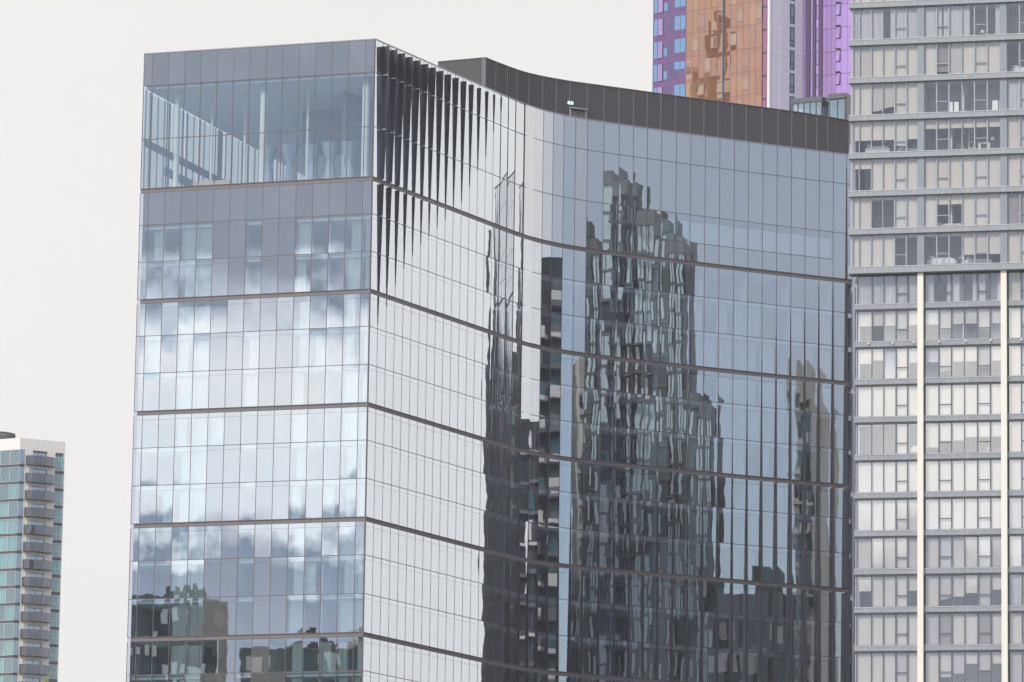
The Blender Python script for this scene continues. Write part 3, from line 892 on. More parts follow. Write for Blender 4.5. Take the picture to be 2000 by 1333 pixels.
def lamp(s, d, z, hh, label, shade=(.8, .74, .66), base=.0):
    t = thing('lamp', label, 'lamp', (*ap(s, -d), z), 'lamps seen through the apartment windows')
    c = ap(s, -d)
    mb = MB(); mb.lathe(*c, [(0, z), (.12, z), (.12, z + .03), (.018, z + .05), (.018, z + hh)], 12); mb.build('lamp_stand', M_GREY, t)
    mb = MB(); mb.lathe(*c, [(.17, z + hh), (.15, z + hh + .24), (0, z + hh + .245)], 16); mb.build('lamp_shade', principled('shade_%d' % int(shade[1] * 100), shade, .8), t)


lamp(8.98, 1.3, z, 1.52, 'standing lamp with a beige drum shade left of the white shelf unit')
lamp(11.25, 1.2, z, 1.0, 'slim lamp with a bright white shade right of the white desk', (.85, .85, .86))
t = thing('cupboard', 'brown cupboard with two doors standing left of the beige lamp', 'cupboard', (*ap(8.6, -1.6), z))
mb = MB(); mb.wbox(ap(8.2), ap(9.0), -2.0, -1.55, z, z + 1.05); mb.build('body', principled('cupboard_brown', (.26, .19, .18), .6), t)
for s in (8.22, 8.62):
    mb = MB(); mb.wbox(ap(s), ap(s + .36), -1.549, -1.53, z + .05, z + 1.0); mb.build('door', principled('cupboard_brown', (.26, .19, .18), .6), t)
c = ap(5.1, -.95); z = zb[3] - .05
mb = MB(); mb.lathe(*c, [(0.001, z + .55), (.12, z + .58), (.16, z + .70), (.12, z + .82), (0.001, z + .86)], 14)
tag(mb.build('ball', principled('teal_rubber', (.22, .50, .48), .5)), 'teal ball lying on pale linen by the grey pilaster', 'ball')
z = zb[6] - .05
t = thing('side_table', 'small white side table between the two beds of the lowest overhanging floor', 'table', (*ap(8.75, -1.2), z))
mb = MB(); mb.wbox(ap(8.5), ap(9.0), -1.5, -1.1, z + .74, z + .8); mb.build('table_top', M_PAINT, t)
for s in (8.53, 8.92):
    mb = MB(); mb.wbox(ap(s), ap(s + .05), -1.45, -1.38, z, z + .738); mb.build('leg', M_WOOD, t)
lamp(10.45, 1.4, zb[0] - .05 + .0, .55, 'small lamp with a white shade low in the window beside a half-drawn curtain', (.86, .86, .88))
bed(10.6, 11.9, 10, 'bed with a red cover below half-lowered blinds in the lower storeys', M_PINK, .42)
bed(4.75, 5.4, 10, 'white bed end beside the cream pilaster in the lower storeys', M_WHITE, .66)

# ------------------------------------------------------------------ purple and orange tower behind
ptw = thing('coloured_tower', 'tall tower with orange, purple and lilac glass faces behind the dark roof screen', 'apartment tower', (32, 605, GZ))
K = (32.25, 600.0)
pl = (-math.cos(R(35)), math.sin(R(35)))       # away to the left
pr_ = (math.cos(R(33)), math.sin(R(33)))       # away to the right
def PL(w, out=0.0): return (K[0] + pl[0] * w - math.sin(R(35)) * out, K[1] + pl[1] * w - math.cos(R(35)) * out)
def PR(w, out=0.0): return (K[0] + pr_[0] * w + math.sin(R(33)) * out, K[1] + pr_[1] * w - math.cos(R(33)) * out)
def col_glass(name, col, r0, refl, **kw): return glass(name, r0, 2.2, refl=refl, back=col, **kw)
M_OR = col_glass('orange_glass', (.235, .105, .06), .30, (.74, .46, .33), wave=.006, wscale=.35, pillow=.003, tilt=.004)
M_OR2 = col_glass('amber_glass', (.275, .135, .072), .30, (.80, .57, .38), wave=.006, wscale=.35, pillow=.003, tilt=.004)
M_PU = col_glass('purple_glass', (.085, .05, .105), .22, (.46, .35, .58), wave=.005, wscale=.35, pillow=.002, tilt=.004)
M_PU2 = col_glass('purple_band_glass', (.125, .05, .14), .20, (.50, .34, .57), wave=.006, wscale=.35, tilt=.004)
M_BL = col_glass('blue_pane', (.10, .19, .33), .18, (.62, .78, 1.0), wave=.003)
M_LI = principled('lilac_panel', (.56, .52, .62), .35, 0, .04, .4, streak=.12)
M_LITE = col_glass('light_purple_glass', (.27, .15, .36), .30, (.70, .50, .82), wave=.004, wscale=.4, tilt=.004)
M_MAG = col_glass('magenta_glass', (.21, .10, .25), .26, (.66, .47, .74), wave=.004, wscale=.4, tilt=.004)
M_DP = principled('dark_purple', (.06, .04, .09), .4)
M_WFR = principled('blue_grey_window_frame', (.22, .24, .29), .4)
M_JT = principled('panel_joint', (.16, .10, .11), .6)
FZ = [151.2 - 3.04 * k for k in range(-3, 10)]
MOD = .955
WCOL = {0: {2, 5}, 1: {1, 4}, 2: {0, 3}, 3: {2, 5}, 4: {1, 4}, 5: {0, 3}}
orange = []
for k in range(len(FZ) - 1):
    zt_, z0 = FZ[k], FZ[k + 1]
    kk = k - 3
    for side in (0, 1):
        for c in range(6):
            w1 = (12.6 - MOD * c) if side == 0 else (6.77 - MOD * c); w0 = w1 - MOD
            mat = 1 if (random.random() < .22) else 0
            def job(mb, w0=w0, w1=w1, z0=z0, zt_=zt_, mat=mat):
                a, b_ = PL(w1), PL(w0)
                zs = zt_ - .55
                mb.quad([(*a, z0 + .03), (*b_, z0 + .03), (*b_, zs - .012), (*a, zs - .012)], mat, None, rr())
                mb.quad([(*a, zs), (*b_, zs), (*b_, zt_ - .03), (*a, zt_ - .03)], 0, None, rr())
                mb.wbox(off(a, unit(a, b_)[0], -.02, 0), off(a, unit(a, b_)[0], .02, 0), -.08, .02, z0 + .031, zt_ - .031, 2)
                mb.wbox(a, b_, -.08, .018, z0 - .03, z0 + .03, 2)
                mb.wbox(a, b_, -.08, .0, zs - .012, zs, 2)
            orange.append((kk, job))
orange.sort(key=lambda q: (abs(q[0] - 2), ))
slot_parts('glazing_panel', [j for _, j in orange], [M_OR, M_OR2, M_JT], ptw)
for kk in range(0, 6):
    zt_ = 151.2 - 3.04 * kk
    for side in (0, 1):
        for c in (WCOL[kk] if side == 0 else WCOL[(kk + (2 if kk in (2, 3) else 0)) if kk in (2,) else kk]):
            if side == 1: c = {0: c, 1: c, 2: (c + 2) % 6, 3: (c + 1) % 6 if c == 2 else 0, 4: c, 5: c}[kk]
            w1 = (12.6 - MOD * c) if side == 0 else (6.77 - MOD * c); w0 = w1 - MOD
            zt2, zl = zt_ - .80, zt_ - 2.35
            openw = side == 0 and kk == 3
            o_ = .05 if not openw else .12
            a, b_ = PL(w1 - .03), PL(w0 + .03)
            mb = MB()
            mb.wbox(a, b_, .02, o_, zl, zl + .07); mb.wbox(a, b_, .02, o_, zt2 - .07, zt2)
            t_, L_ = unit(a, b_)
            mb.wbox(a, off(a, t_, .07, 0), .02, o_ - .002, zl + .07, zt2 - .07); mb.wbox(off(b_, t_, -.07, 0), b_, .02, o_ - .002, zl + .07, zt2 - .07)
            wo_ = mb.build('window', M_WFR, ptw)
            pn = MB(); A, B = off(a, t_, .07, .03), off(b_, t_, -.07, .03); u_ = .05 if openw else 0
            pn.quad([(*off(A, t_, 0, u_ * 3), zl + .07), (*off(B, t_, 0, u_ * 3), zl + .07), (*B, zt2 - .07), (*A, zt2 - .07)], 0, None, rr())
            pn.build('pane', M_OR2 if random.random() < .5 or openw else M_OR, wo_)
mb = MB(); mb.wbox(PL(6.87 + .06), PL(6.87 - .1), .0, .22, 120, 160.2); mb.build('downpipe', principled('pipe_slate', (.10, .12, .17), .4), ptw)
# purple part left of the orange glass
purp, bands_, bl = [], MB(), []
for k in range(len(FZ) - 1):
    zt_, z0 = FZ[k] + .25, FZ[k + 1] + .25
    def job(mb, z0=z0, zt_=zt_):
        cur_w = 17.75
        for wd in (.35, .75, .95, .75, .95, .25, .9, .25):
            a, b_ = PL(cur_w, -.02), PL(cur_w - wd + .03, -.02); cur_w -= wd
            mb.quad([(*a, z0), (*b_, z0), (*b_, zt_ - .62), (*a, zt_ - .62)], 0, None, rr())
            mb.quad([(*a, zt_ - .6), (*b_, zt_ - .6), (*b_, zt_ - .03), (*a, zt_ - .03)], 1, None, rr())
        mb.wbox(PL(17.75, -.02), PL(12.62, -.02), -.2, -.012, z0, zt_, 2)
    mb = MB(); job(mb); mb.build('purple_glazing', [M_PU, M_PU2, M_DP], ptw)
    kk = k - 3
    for w1, wd, f0, f1 in ((17.55, .5, .05, .98), (16.0, .5, .1, .55), (14.35, .85, .2, .98), (13.45, .75, .2, .98)):
        if kk >= 4 and w1 < 15: continue
        if w1 == 16.0 and kk in (0, 3): continue
        if kk == 2 and w1 < 15: f0 = .55
        hh = (zt_ - .65 - z0)
        mb = MB(); a, b_ = PL(w1, .02), PL(w1 - wd, .02)
        mb.wbox(a, b_, -.03, .0, z0 + hh * f0, z0 + hh * f1)
        mb.build('blue_pane', M_BL, ptw)
    mb = MB(); a, b_ = PL(16.95, .04), PL(16.2, .04); t_, L_ = unit(a, b_)
    for z_ in (z0 + .1, z0 + .85, zt_ - .75): mb.wbox(a, b_, 0, .05, z_, z_ + .06)
    mb.wbox(a, off(a, t_, .06, 0), 0, .048, z0 + .16, zt_ - .75); mb.wbox(off(b_, t_, -.06, 0), b_, 0, .048, z0 + .16, zt_ - .75)
    wo_ = mb.build('window', M_WFR, ptw)
    pn = MB(); A, B = off(a, t_, .06, .02), off(b_, t_, -.06, .02)
    pn.quad([(*A, z0 + .1), (*B, z0 + .1), (*B, zt_ - .72), (*A, zt_ - .72)], 0, None, rr()); pn.build('pane', M_LITE, wo_)
# dark purple reveal and white rim at the corner
mb = MB(); mb.wbox(PL(1.04), PL(.28), -.5, -.12, 110, 160.2)
rev = mb.build('corner_reveal', col_glass('maroon_glass', (.20, .06, .12), .2, (.8, .5, .6), tilt=.01), ptw)
for k in range(len(FZ)):
    mb = MB(); mb.wbox(PL(.95), PL(.3), -.118, -.06, FZ[k] - .95, FZ[k] - .75); mb.build('reveal_ledge', M_DP, rev)
mb = MB(); mb.wbox(PL(.28), PL(.14), -.5, .06, 110, 160.2, 1); mb.wbox(PL(.14), PL(.0), -.5, .08, 110, 160.2, 0); mb.wbox(PR(.0), PR(.2), -.5, .08, 110, 160.2, 0)
mb.build('corner_trim', [principled('rim_white', (.80, .79, .82), .4), principled('rim_brown', (.22, .12, .09), .5)], ptw)
# lilac cladding and slit windows
for w0, w1 in ((.22, 1.74), (1.76, 3.30), (4.14, 5.38)):
    panels = MB()
    for z0 in [FZ[-1] + 1.013 * q for q in range(36)]: panels.wbox(PR(w0), PR(w1), -.1, -.002, z0, z0 + 1.0)
    panels.build('lilac_cladding', M_LI, ptw)
mb = MB(); mb.wbox(PR(.2), PR(5.40), -.4, -.03, 110, 160.2); mb.wbox(PR(1.735), PR(1.765), -.02, .02, 110, 160.2, 1); mb.build('cladding_backing', [principled('joint_mauve', (.36, .32, .40), .6), principled('rim_white', (.8, .79, .82), .4)], ptw)
for k in range(len(FZ) - 1):
    zt_, z0 = FZ[k + 1] + 2.6, FZ[k + 1] + .05
    zt_ += .35; z0 += .35
    a, b_ = PR(3.36), PR(4.04); t_, L_ = unit(a, b_)
    mb = MB()
    mb.wbox(a, b_, -.02, .02, z0, z0 + .07); mb.wbox(a, b_, -.02, .02, zt_ - .07, zt_); mb.wbox(a, b_, -.02, .02, z0 + .75, z0 + .82)
    mb.wbox(a, off(a, t_, .12, 0), -.02, .018, z0 + .07, zt_ - .07); mb.wbox(off(b_, t_, -.1, 0), b_, -.02, .018, z0 + .07, zt_ - .07)
    wo_ = mb.build('slit_window', principled('slit_frame', (.035, .04, .05), .4), ptw)
    pn = MB(); pn.quad([(*off(a, t_, .12, 0), z0 + .05), (*off(b_, t_, -.1, 0), z0 + .05), (*off(b_, t_, -.1, 0), zt_ - .05), (*off(a, t_, .12, 0), zt_ - .05)], 0, None, rr())
    pn.build('pane', col_glass('teal_pane', (.12, .22, .23), .2, (.8, .95, .95)), wo_)
    mb = MB(); mb.wbox(PR(3.32), PR(4.12), -.3, -.025, zt_ + .01, zt_ + .42); mb.build('slit_lintel', M_LI, ptw)
# purple wing that comes forward at the right
I0 = PR(5.40)
pw = (math.cos(R(35)), -math.sin(R(35)))
def PW(w, out=0.0): return (I0[0] + pw[0] * w - math.sin(R(35)) * out, I0[1] + pw[1] * w - math.cos(R(35)) * out)
strips = [(0, .5, 'L'), (.5, 1.15, 'D'), (1.15, 1.5, 'L'), (1.5, 1.95, 'D'), (1.95, 2.4, 'L'), (2.4, 2.95, 'D'), (2.95, 3.55, 'M'), (3.55, 4.25, 'M'), (4.25, 4.95, 'M'), (4.95, 5.75, 'L'), (5.75, 6.6, 'L'), (6.6, 7.4, 'L'), (7.4, 12.4, 'L')]
for w0, w1, kd in strips:
    mb = MB()
    for k in range(len(FZ) - 1):
        zt_, z0 = FZ[k] - .6, FZ[k + 1] - .6
        a, b_ = PW(w0), PW(w1)
        if kd == 'D': mb.wbox(a, b_, -.2, .12, z0, zt_ - .002, 2)
        else:
            mb.quad([(*a, z0 + .03), (*b_, z0 + .03), (*b_, zt_ - .03), (*a, zt_ - .03)], 0 if kd == 'L' else 1, None, rr())
            mb.wbox(a, b_, -.1, .015, z0 - .03, z0 + .03, 2); mb.wbox(a, off(a, pw, .03, 0), -.1, .014, z0 + .03, zt_ - .03, 2)
    mb.build('purple_strip', [M_LITE, M_MAG, M_DP], ptw)
for k in range(2, 8):
    zt_ = FZ[k] - .3
    for w, o_ in ((2.05, .0), (5.0, .14)):
        a, b_ = PW(w, .03), PW(w + (.36 if w < 3 else .62), .03); t_, _ = unit(a, b_)
        mb = MB()
        mb.wbox(a, b_, 0, .05, zt_ - 1.75, zt_ - 1.68); mb.wbox(a, b_, 0, .3 if o_ else .05, zt_ - .1, zt_)
        mb.wbox(a, off(a, t_, .05, 0), 0, .048, zt_ - 1.68, zt_ - .1); mb.wbox(off(b_, t_, -.05, 0), b_, 0, .048, zt_ - 1.68, zt_ - .1)
        wo_ = mb.build('window', M_DP, ptw)
        pn = MB(); A, B = off(a, t_, .05, .03), off(b_, t_, -.05, .03)
        pn.quad([(*off(A, t_, 0, o_), zt_ - 1.68), (*off(B, t_, 0, o_), zt_ - 1.68), (*B, zt_ - .1), (*A, zt_ - .1)], 0, None, rr()); pn.build('pane', M_LITE, wo_)
mb = MB()
mb.prism([PL(17.7, -.3), PL(.4, -.3), PR(5.2, -.5), PW(12.3, -.3), (I0[0] + 16, I0[1] + 18), (K[0] - 6, K[1] + 26)], GZ, 160.1)
mb.build('tower_body', principled('tower_grey', (.2, .19, .22), .7), ptw)

# glazed pavilion on a lower block in front of it
pav = thing('glass_pavilion', 'small glazed rooftop pavilion with a dark flat roof in front of the purple wing', 'pavilion', (36, 565, GZ))
q0 = (33.2, 566.0)
tp = (math.cos(R(28)), -math.sin(R(28)))
def pv(s, out=0.0): return off(q0, tp, s, out)
ZP = 130.3
M_PD = principled('pavilion_frame', (.085, .09, .10), .4)
M_PG = glass('pavilion_glass', .22, 2.0, (.62, .86, .92), (.8, .95, 1.0), .002, .6, .001, .003)
segs = [(0, 4.0, 0), (4.0, 4.9, -.9), (4.9, 7.1, 0.0)]
for s0, s1, o_ in segs:
    mb = MB(); mb.wbox(pv(s0), pv(s1), o_ - 3.2, o_ + .12, ZP - .62 + (.12 if s0 > 4.5 else 0), ZP + (.12 if s0 > 4.5 else 0)); mb.build('roof', M_PD, pav)
    n = max(1, int((s1 - s0) / .75))
    for i in range(n + 1):
        s = s0 + (s1 - s0) * i / n
        mb = MB(); w = .16 if i in (0, n) else .06
        mb.wbox(pv(max(s0, s - w)), pv(min(s1, s + w)), o_ - .15, o_ + .02, 124, ZP - .62); mb.build('mullion', M_PD, pav)
    mb = MB(); a, b_ = pv(s0, o_ - .06), pv(s1, o_ - .06); mb.quad([(*a, 124), (*b_, 124), (*b_, ZP - .62), (*a, ZP - .62)], 0, None, rr()); mb.build('pane', M_PG, pav)
mb = MB(); mb.wbox(pv(0), pv(7.1), -3.2, -3.0, 124, ZP - .62); mb.build('rear_wall', principled('pavilion_back', (.55, .62, .64), .6), pav)
mb = MB(); mb.wbox(pv(7.1), pv(7.6), -3.0, -.1, 124, ZP - .3); mb.build('end_post', M_PD, pav)
mb = MB(); mb.wbox(pv(-6), pv(12), -14, .4, GZ, 123.9); mb.build('lower_block', principled('pav_block', (.3, .3, .31), .7), pav)

# ------------------------------------------------------------------ balcony tower at the left
lt = thing('balcony_tower', 'distant cream apartment tower with a stack of dark balconies and teal windows', 'apartment tower', (-85, 825, GZ))
K2 = (-84.35, 820.0)
def LR(w, out=0.0): return (K2[0] + .869 * w + .495 * out, K2[1] + .495 * w - .869 * out)
def LL(w, out=0.0): return (K2[0] - .883 * w - .469 * out, K2[1] + .469 * w - .883 * out)
M_LC = principled('cream_render', (.70, .665, .62), .8, 0, .05, .3, streak=.12)
M_LS = principled('dark_slab_edge', (.055, .055, .065), .6)
M_LG = glass('teal_glass', .20, 2.2, (.45, .75, .74), (.80, .95, .97), .003, .4, .002, .006)
M_LGD = glass('dark_teal_glass', .20, 2.2, (.30, .38, .38), (.72, .85, .9), .003, .4, .002, .006)
M_LBL = glass('blue_corner_glass', .35, 2.0, (.3, .38, .45), (.8, .9, 1.0), .003, .4, .002, .006)
M_RAIL = glass('smoked_rail', .17, 2.0, refl=(.6, .58, .62), back=(.045, .042, .05), wave=.006, tilt=.01, backvar=.35)
M_LFR = principled('pale_frame', (.50, .52, .53), .5)
ZL = 127.0
mb = MB()
mb.wbox(LR(.0), LR(8.5), -.4, 0, ZL - 2.0, ZL); mb.wbox(LL(14), LL(.0), -.4, 0, ZL - 2.0, ZL)
mb.wbox(LR(.95), LR(2.45), -.4, -.002, GZ, ZL - 2.001); mb.wbox(LR(5.2), LR(6.7), -.4, -.002, GZ, ZL - 2.001)
mb.wbox(LR(8.35), LR(8.5), -.4, -.002, GZ, ZL - 2.001)
for k in range(20): mb.wbox(LR(2.45), LR(5.2), -.4, -.002, ZL - 5.2 - 3 * k, ZL - 4.36 - 3 * k)
mb.build('wall', M_LC, lt)
mb = MB(); mb.prism([LL(14, -.6), LR(-.1, -.6), LR(8.4, -.6), LR(8.3, -2), (K2[0] + 3.5, K2[1] + 22), (K2[0] - 12, K2[1] + 26)], GZ, ZL - .3)
mb.build('tower_body', principled('tower_inner', (.14, .30, .30), .7, 0, .3, .3), lt)
for k in range(17):
    zt_ = ZL - 2.02 - 3.0 * k; z0 = zt_ - 2.5
    # ribbon window on the left face, corner pane, strip window at the right
    mb = MB()
    for w in (0.0, 1.9, 3.9, 5.9, 8.0): mb.wbox(LL(w + .05), LL(w - .05 if w else 0), -.1, .03, z0, zt_)
    mb.wbox(LL(14), LL(0), -.1, .025, z0 - .05, z0); mb.wbox(LL(14), LL(0), -.1, .025, zt_ - .06, zt_ - .001)
    w_o = mb.build('window', M_LFR, lt)
    for q, (w1, w0) in enumerate(((1.85, .05), (3.85, 1.95), (5.85, 3.95), (7.95, 5.95))):
        pn = MB(); a, b_ = LL(w1, -.03), LL(w0, -.03); pn.quad([(*a, z0), (*b_, z0), (*b_, zt_ - .06), (*a, zt_ - .06)], 0, None, rr())
        pn.build('pane', M_LGD if k < 2 or random.random() < .45 else M_LG, w_o)
        if k >= 2 and random.random() < .5:
            cu_ = MB(); curtain(cu_, LL(w1 - .1), LL(w1 - .1 - .9 * random.random() - .2), z0, zt_ - .1, .3, 5, .06); cu_.build('curtain', cloth('teal_curtain', (.55, .78, .76)), w_o)
    mb = MB(); a, b_ = LR(.03, -.02), LR(.9, -.02); mb.quad([(*a, z0), (*b_, z0), (*b_, zt_), (*a, zt_)], 0, None, rr()); mb.build('corner_window', M_LBL, lt)
    mb = MB(); mb.wbox(LL(14), LL(.0), -.15, .05, z0 - .45, z0 - .05); mb.wbox(LR(.0), LR(.92), -.15, .05, z0 - .45, z0 - .0); mb.build('slab_edge', M_LS, lt)
    mb = MB()
    for w in (6.72, 7.3, 7.8, 8.3): mb.wbox(LR(w), LR(w + .07), -.1, .02, z0 - .6, zt_ - .7)
    for z_ in (z0 - .6, z0 + .35, zt_ - .75): mb.wbox(LR(6.72), LR(8.35), -.1, .018, z_, z_ + .07)
    w_o = mb.build('strip_window', M_LFR, lt)
    pn = MB()
    for w0, w1 in ((6.78, 7.3), (7.37, 7.8), (7.87, 8.3)):
        a, b_ = LR(w0, -.03), LR(w1, -.03); pn.quad([(*a, z0 - .6), (*b_, z0 - .6), (*b_, zt_ - .7), (*a, zt_ - .7)], 0, None, rr())
    pn.build('pane', M_LG, w_o)
    mb = MB(); mb.wbox(LR(6.7), LR(8.36), -.15, .04, z0 - 1.1, z0 - .66); mb.build('slab_edge', M_LS, lt)
    # balcony door and balcony
    zd = zt_ - 1.0
    mb = MB()
    for w in (2.46, 3.8, 5.12): mb.wbox(LR(w), LR(w + .08), -.3, -.2, zd - 1.3, zd + .83)
    mb.wbox(LR(2.46), LR(5.2), -.3, -.198, zd + .74, zd + .82)
    d_o = mb.build('balcony_door', principled('door_blue_grey', (.2, .24, .28), .5), lt)
    pn = MB(); a, b_ = LR(2.5, -.25), LR(5.2, -.25); pn.quad([(*a, zd - 1.3), (*b_, zd - 1.3), (*b_, zd + .8), (*a, zd + .8)], 0, None, rr()); pn.build('pane', M_LBL, d_o)
    bz = ZL - 4.62 - 3.0 * k
    pts = [LR(1.15, .75), LR(1.9, 1.1), LR(4.35, 1.5), LR(6.0, .95), LR(6.55, .45)]
    poly = [LR(1.15, .003)] + pts + [LR(6.55, .003)]
    mb = MB(); mb.prism(poly, bz, bz + .26); b_o = mb.build('balcony', M_LS, lt)
    full = [LR(1.15, .02)] + pts + [LR(6.55, .02)]
    mb = MB()
    for p_, q_ in zip(full, full[1:]):
        t_, L_ = unit(p_, q_); n = max(1, round(L_ / .85))
        for i in range(n):
            a, b_ = lerp(p_, q_, i / n), lerp(p_, q_, (i + 1) / n)
            A, B = off(a, t_, .02, .01), off(b_, t_, -.02, .01)
            mb.quad([(*A, bz + .02), (*B, bz + .02), (*B, bz + 1.5), (*A, bz + 1.5)], 0, None, rr())
            mb.quad([(*off(B, t_, 0, -.03), bz + .27), (*off(A, t_, 0, -.03), bz + .27), (*off(A, t_, 0, -.03), bz + 1.5), (*off(B, t_, 0, -.03), bz + 1.5)], 0, None, rr())
        mb.wbox(p_, q_, -.04, .03, bz + 1.5, bz + 1.56, 1)
    mb.build('railing', [M_RAIL, M_LS], b_o)
    dp = MB(); dp.wbox(LR(1.65), LR(1.74), 0, .09, bz - 1.45, bz - .01); dp.build('downpipe', principled('pipe_white', (.78, .77, .75), .5), lt)
dr = thing('roof_drum', 'dark louvred cooling drum on the roof of the distant cream tower', 'cooling drum', (-88.9, 826, ZL))
mb = MB(); mb.lathe(-88.9, 826, [(3.0, ZL + 1.15), (3.1, ZL + 1.2), (3.1, ZL + 1.5), (2.9, ZL + 1.55), (2.9, ZL + 1.2)], 40); mb.build('rim', principled('drum_dark', (.06, .06, .065), .5), dr)
mb = MB()
for i in range(56):
    a = 2 * math.pi * i / 56
    x, y = -88.9 + 2.98 * math.cos(a), 826 + 2.98 * math.sin(a)
    mb.wbox((x, y), (x - .11 * math.sin(a + .5), y + .11 * math.cos(a + .5)), -.1, .1, ZL - .3, ZL + 1.15)
mb.build('louvre', principled('drum_slat', (.12, .12, .13), .5), dr)
mb = MB(); mb.lathe(-88.9, 826, [(2.6, ZL - .3), (2.6, ZL + 1.1)], 32); mb.build('drum_core', principled('drum_core', (.34, .35, .36), .6), dr)

# ------------------------------------------------------------------ buildings off to the side that the curved glass mirrors
M_RT = principled('taupe_concrete', (.185, .185, .19), .7, 0, .1, .3, streak=.2)
M_RD = principled('dark_render', (.028, .029, .036), .6, 0, .15, .3)
M_RG = principled('green_grey_panel', (.10, .135, .115), .6, 0, .1, .4)
M_RC = cloth('pale_green_curtain', (.76, .93, .95), .05)
M_RB = principled('beige_render', (.66, .63, .57), .8, 0, .1, .3, streak=.2)
M_RTEAL = principled('teal_panel', (.05, .16, .18), .5)
M_RW = principled('white_render', (.82, .80, .78), .8, 0, .06, .3)


def az_frame(O, azd):
    """local frame of a facade whose back points to azd: u runs to the right as one stands before it"""
    a = R(azd); n = (math.sin(a), math.cos(a)); u = (math.cos(a), -math.sin(a))
    return lambda s, out=0.0: (O[0] + u[0] * s - n[0] * out, O[1] + u[1] * s - n[1] * out)


def stepped(fr, th, cols, zlow, fh, depth=14):
    """cols: (u0, u1, ztop, style). Each storey of each column gets its slab, glazing or panel and, where the style says so, a balcony"""
    for u0, u1, ztop, style in cols:
        wall = MB(); wall.wbox(fr(u0), fr(u1), -depth, -.6, GZ, ztop - .2); wall.build('wall', M_RD if style in 'DB' else M_RT, th)
        cap = MB(); cap.wbox(fr(u0), fr(u1), -.6, .12, ztop - 1.6, ztop); cap.build('parapet', M_RT if style != 'G' else M_RG, th)
        z = ztop - 1.6
        n = 0
        while z > zlow:
            z0 = z - fh
            sl = MB(); sl.wbox(fr(u0), fr(u1), -.6, .05, z0, z0 + .28); sl.build('slab', M_RT, th)
            w = u1 - u0
            dark = style == 'C' and (n * 7 + int(u0 * 3)) % 5 in (1, 3) and n > 3
            if dark:              # dark glass, one blind half across
                dg = MB(); dg.wbox(fr(u0 + .05), fr(u1 - .05), -.4, -.2, z0 + .3, z - .02); dg.build('window', M_RD, th)
                bl2 = MB(); bl2.wbox(fr(u0 + w * .55), fr(u1 - .12), -.19, -.15, z0 + .5, z - .2); bl2.build('blind', M_RW, th)
            elif style == 'C':    # curtained glazing
                cu_ = MB(); curtain(cu_, fr(u0 + .1), fr(u1 - .1), z0 + .3, z - .02, .06, max(3, int(w * 3)), .022); cu_.build('curtain', M_RC, th)
                fm = MB()
                for f in (0, .5, 1): fm.wbox(fr(u0 + (w - .08) * f), fr(u0 + (w - .08) * f + .08), -.1, .0, z0 + .28, z - .001)
                fm.build('window_frame', M_RD, th)
            elif style == 'G':
                pn = MB(); pn.wbox(fr(u0 + .05), fr(u1 - .05), -.3, -.05, z0 + .3, z - .02); pn.build('panel', M_RG, th)
                if n % 3 != 1:
                    cu_ = MB(); cu_.wbox(fr(u0 + w * .6), fr(u1 - .1), -.04, -.02, z0 + .5, z - .4); cu_.build('curtain', M_RC, th)
            elif style == 'B':    # dark recess with a bowed balcony
                bl_ = MB(); bl_.prism([fr(u0 + .1, .05), fr(u0 + w * .25, 1.2), fr(u0 + w * .75, 1.3), fr(u1 - .1, .05)], z0 + .05, z0 + .3); bl_.build('balcony', M_RT, th)
                r_ = MB()
                for i in range(9):
                    s = u0 + .3 + (w - .6) * i / 8
                    r_.wbox(fr(s), fr(s + .05), 1.0, 1.05, z0 + .3, z0 + 1.25)
                r_.wbox(fr(u0 + .2), fr(u1 - .2), .99, 1.06, z0 + 1.25, z0 + 1.32); r_.build('railing', M_RT, th)
                cu_ = MB(); cu_.wbox(fr(u0 + w * .55), fr(u1 - .3), -.5, -.45, z0 + .3, z - .5); cu_.build('curtain', M_RC, th)
            elif style == 'D':
                pn = MB(); pn.wbox(fr(u0 + .1), fr(u0 + w * .3), -.5, -.4, z0 + .4, z - .3); pn.build('panel', M_RG, th)
            z = z0; n += 1


r1 = thing('stepped_tower', 'grey green stepped tower with balconies and pale curtains, mirrored in the curved facade', 'apartment tower', (82, 400, GZ))
fr1 = az_frame((79.4, 402.0), 92)
stepped(fr1, r1, [(6.7, 9.5, 110.0, 'C'), (5.8, 6.7, 108.6, 'B'), (4.5, 5.8, 105.4, 'C'), (3.3, 4.5, 103.9, 'G'), (2.4, 3.3, 102.0, 'C'), (1.4, 2.4, 85.0, 'G'), (.4, 1.4, 84.0, 'C')], 40, 3.3, 1.6)
mb = MB(); mb.prism([fr1(2.8, -1.62), fr1(9.4, -1.62), fr1(9.4, -12), fr1(8.2, -12)], GZ, 101.5); mb.build('rear_block', M_RT, r1)
r2 = thing('beige_tower', 'beige and teal building mirrored at the right end of the curved facade', 'apartment tower', (84, 408, GZ))
fr2 = az_frame((79.4, 402.0), 116)
mb = MB(); mb.wbox(fr2(-5.5), fr2(-4.95), -10, 0, GZ, 88.6); mb.wbox(fr2(-6.25), fr2(-5.52), -10, -.5, GZ, 84.2); mb.build('wall', M_RB, r2)
mb = MB(); mb.wbox(fr2(-6.2), fr2(-5.53), -.49, -.3, 62, 82.6); mb.build('glazed_bay', M_RTEAL, r2)
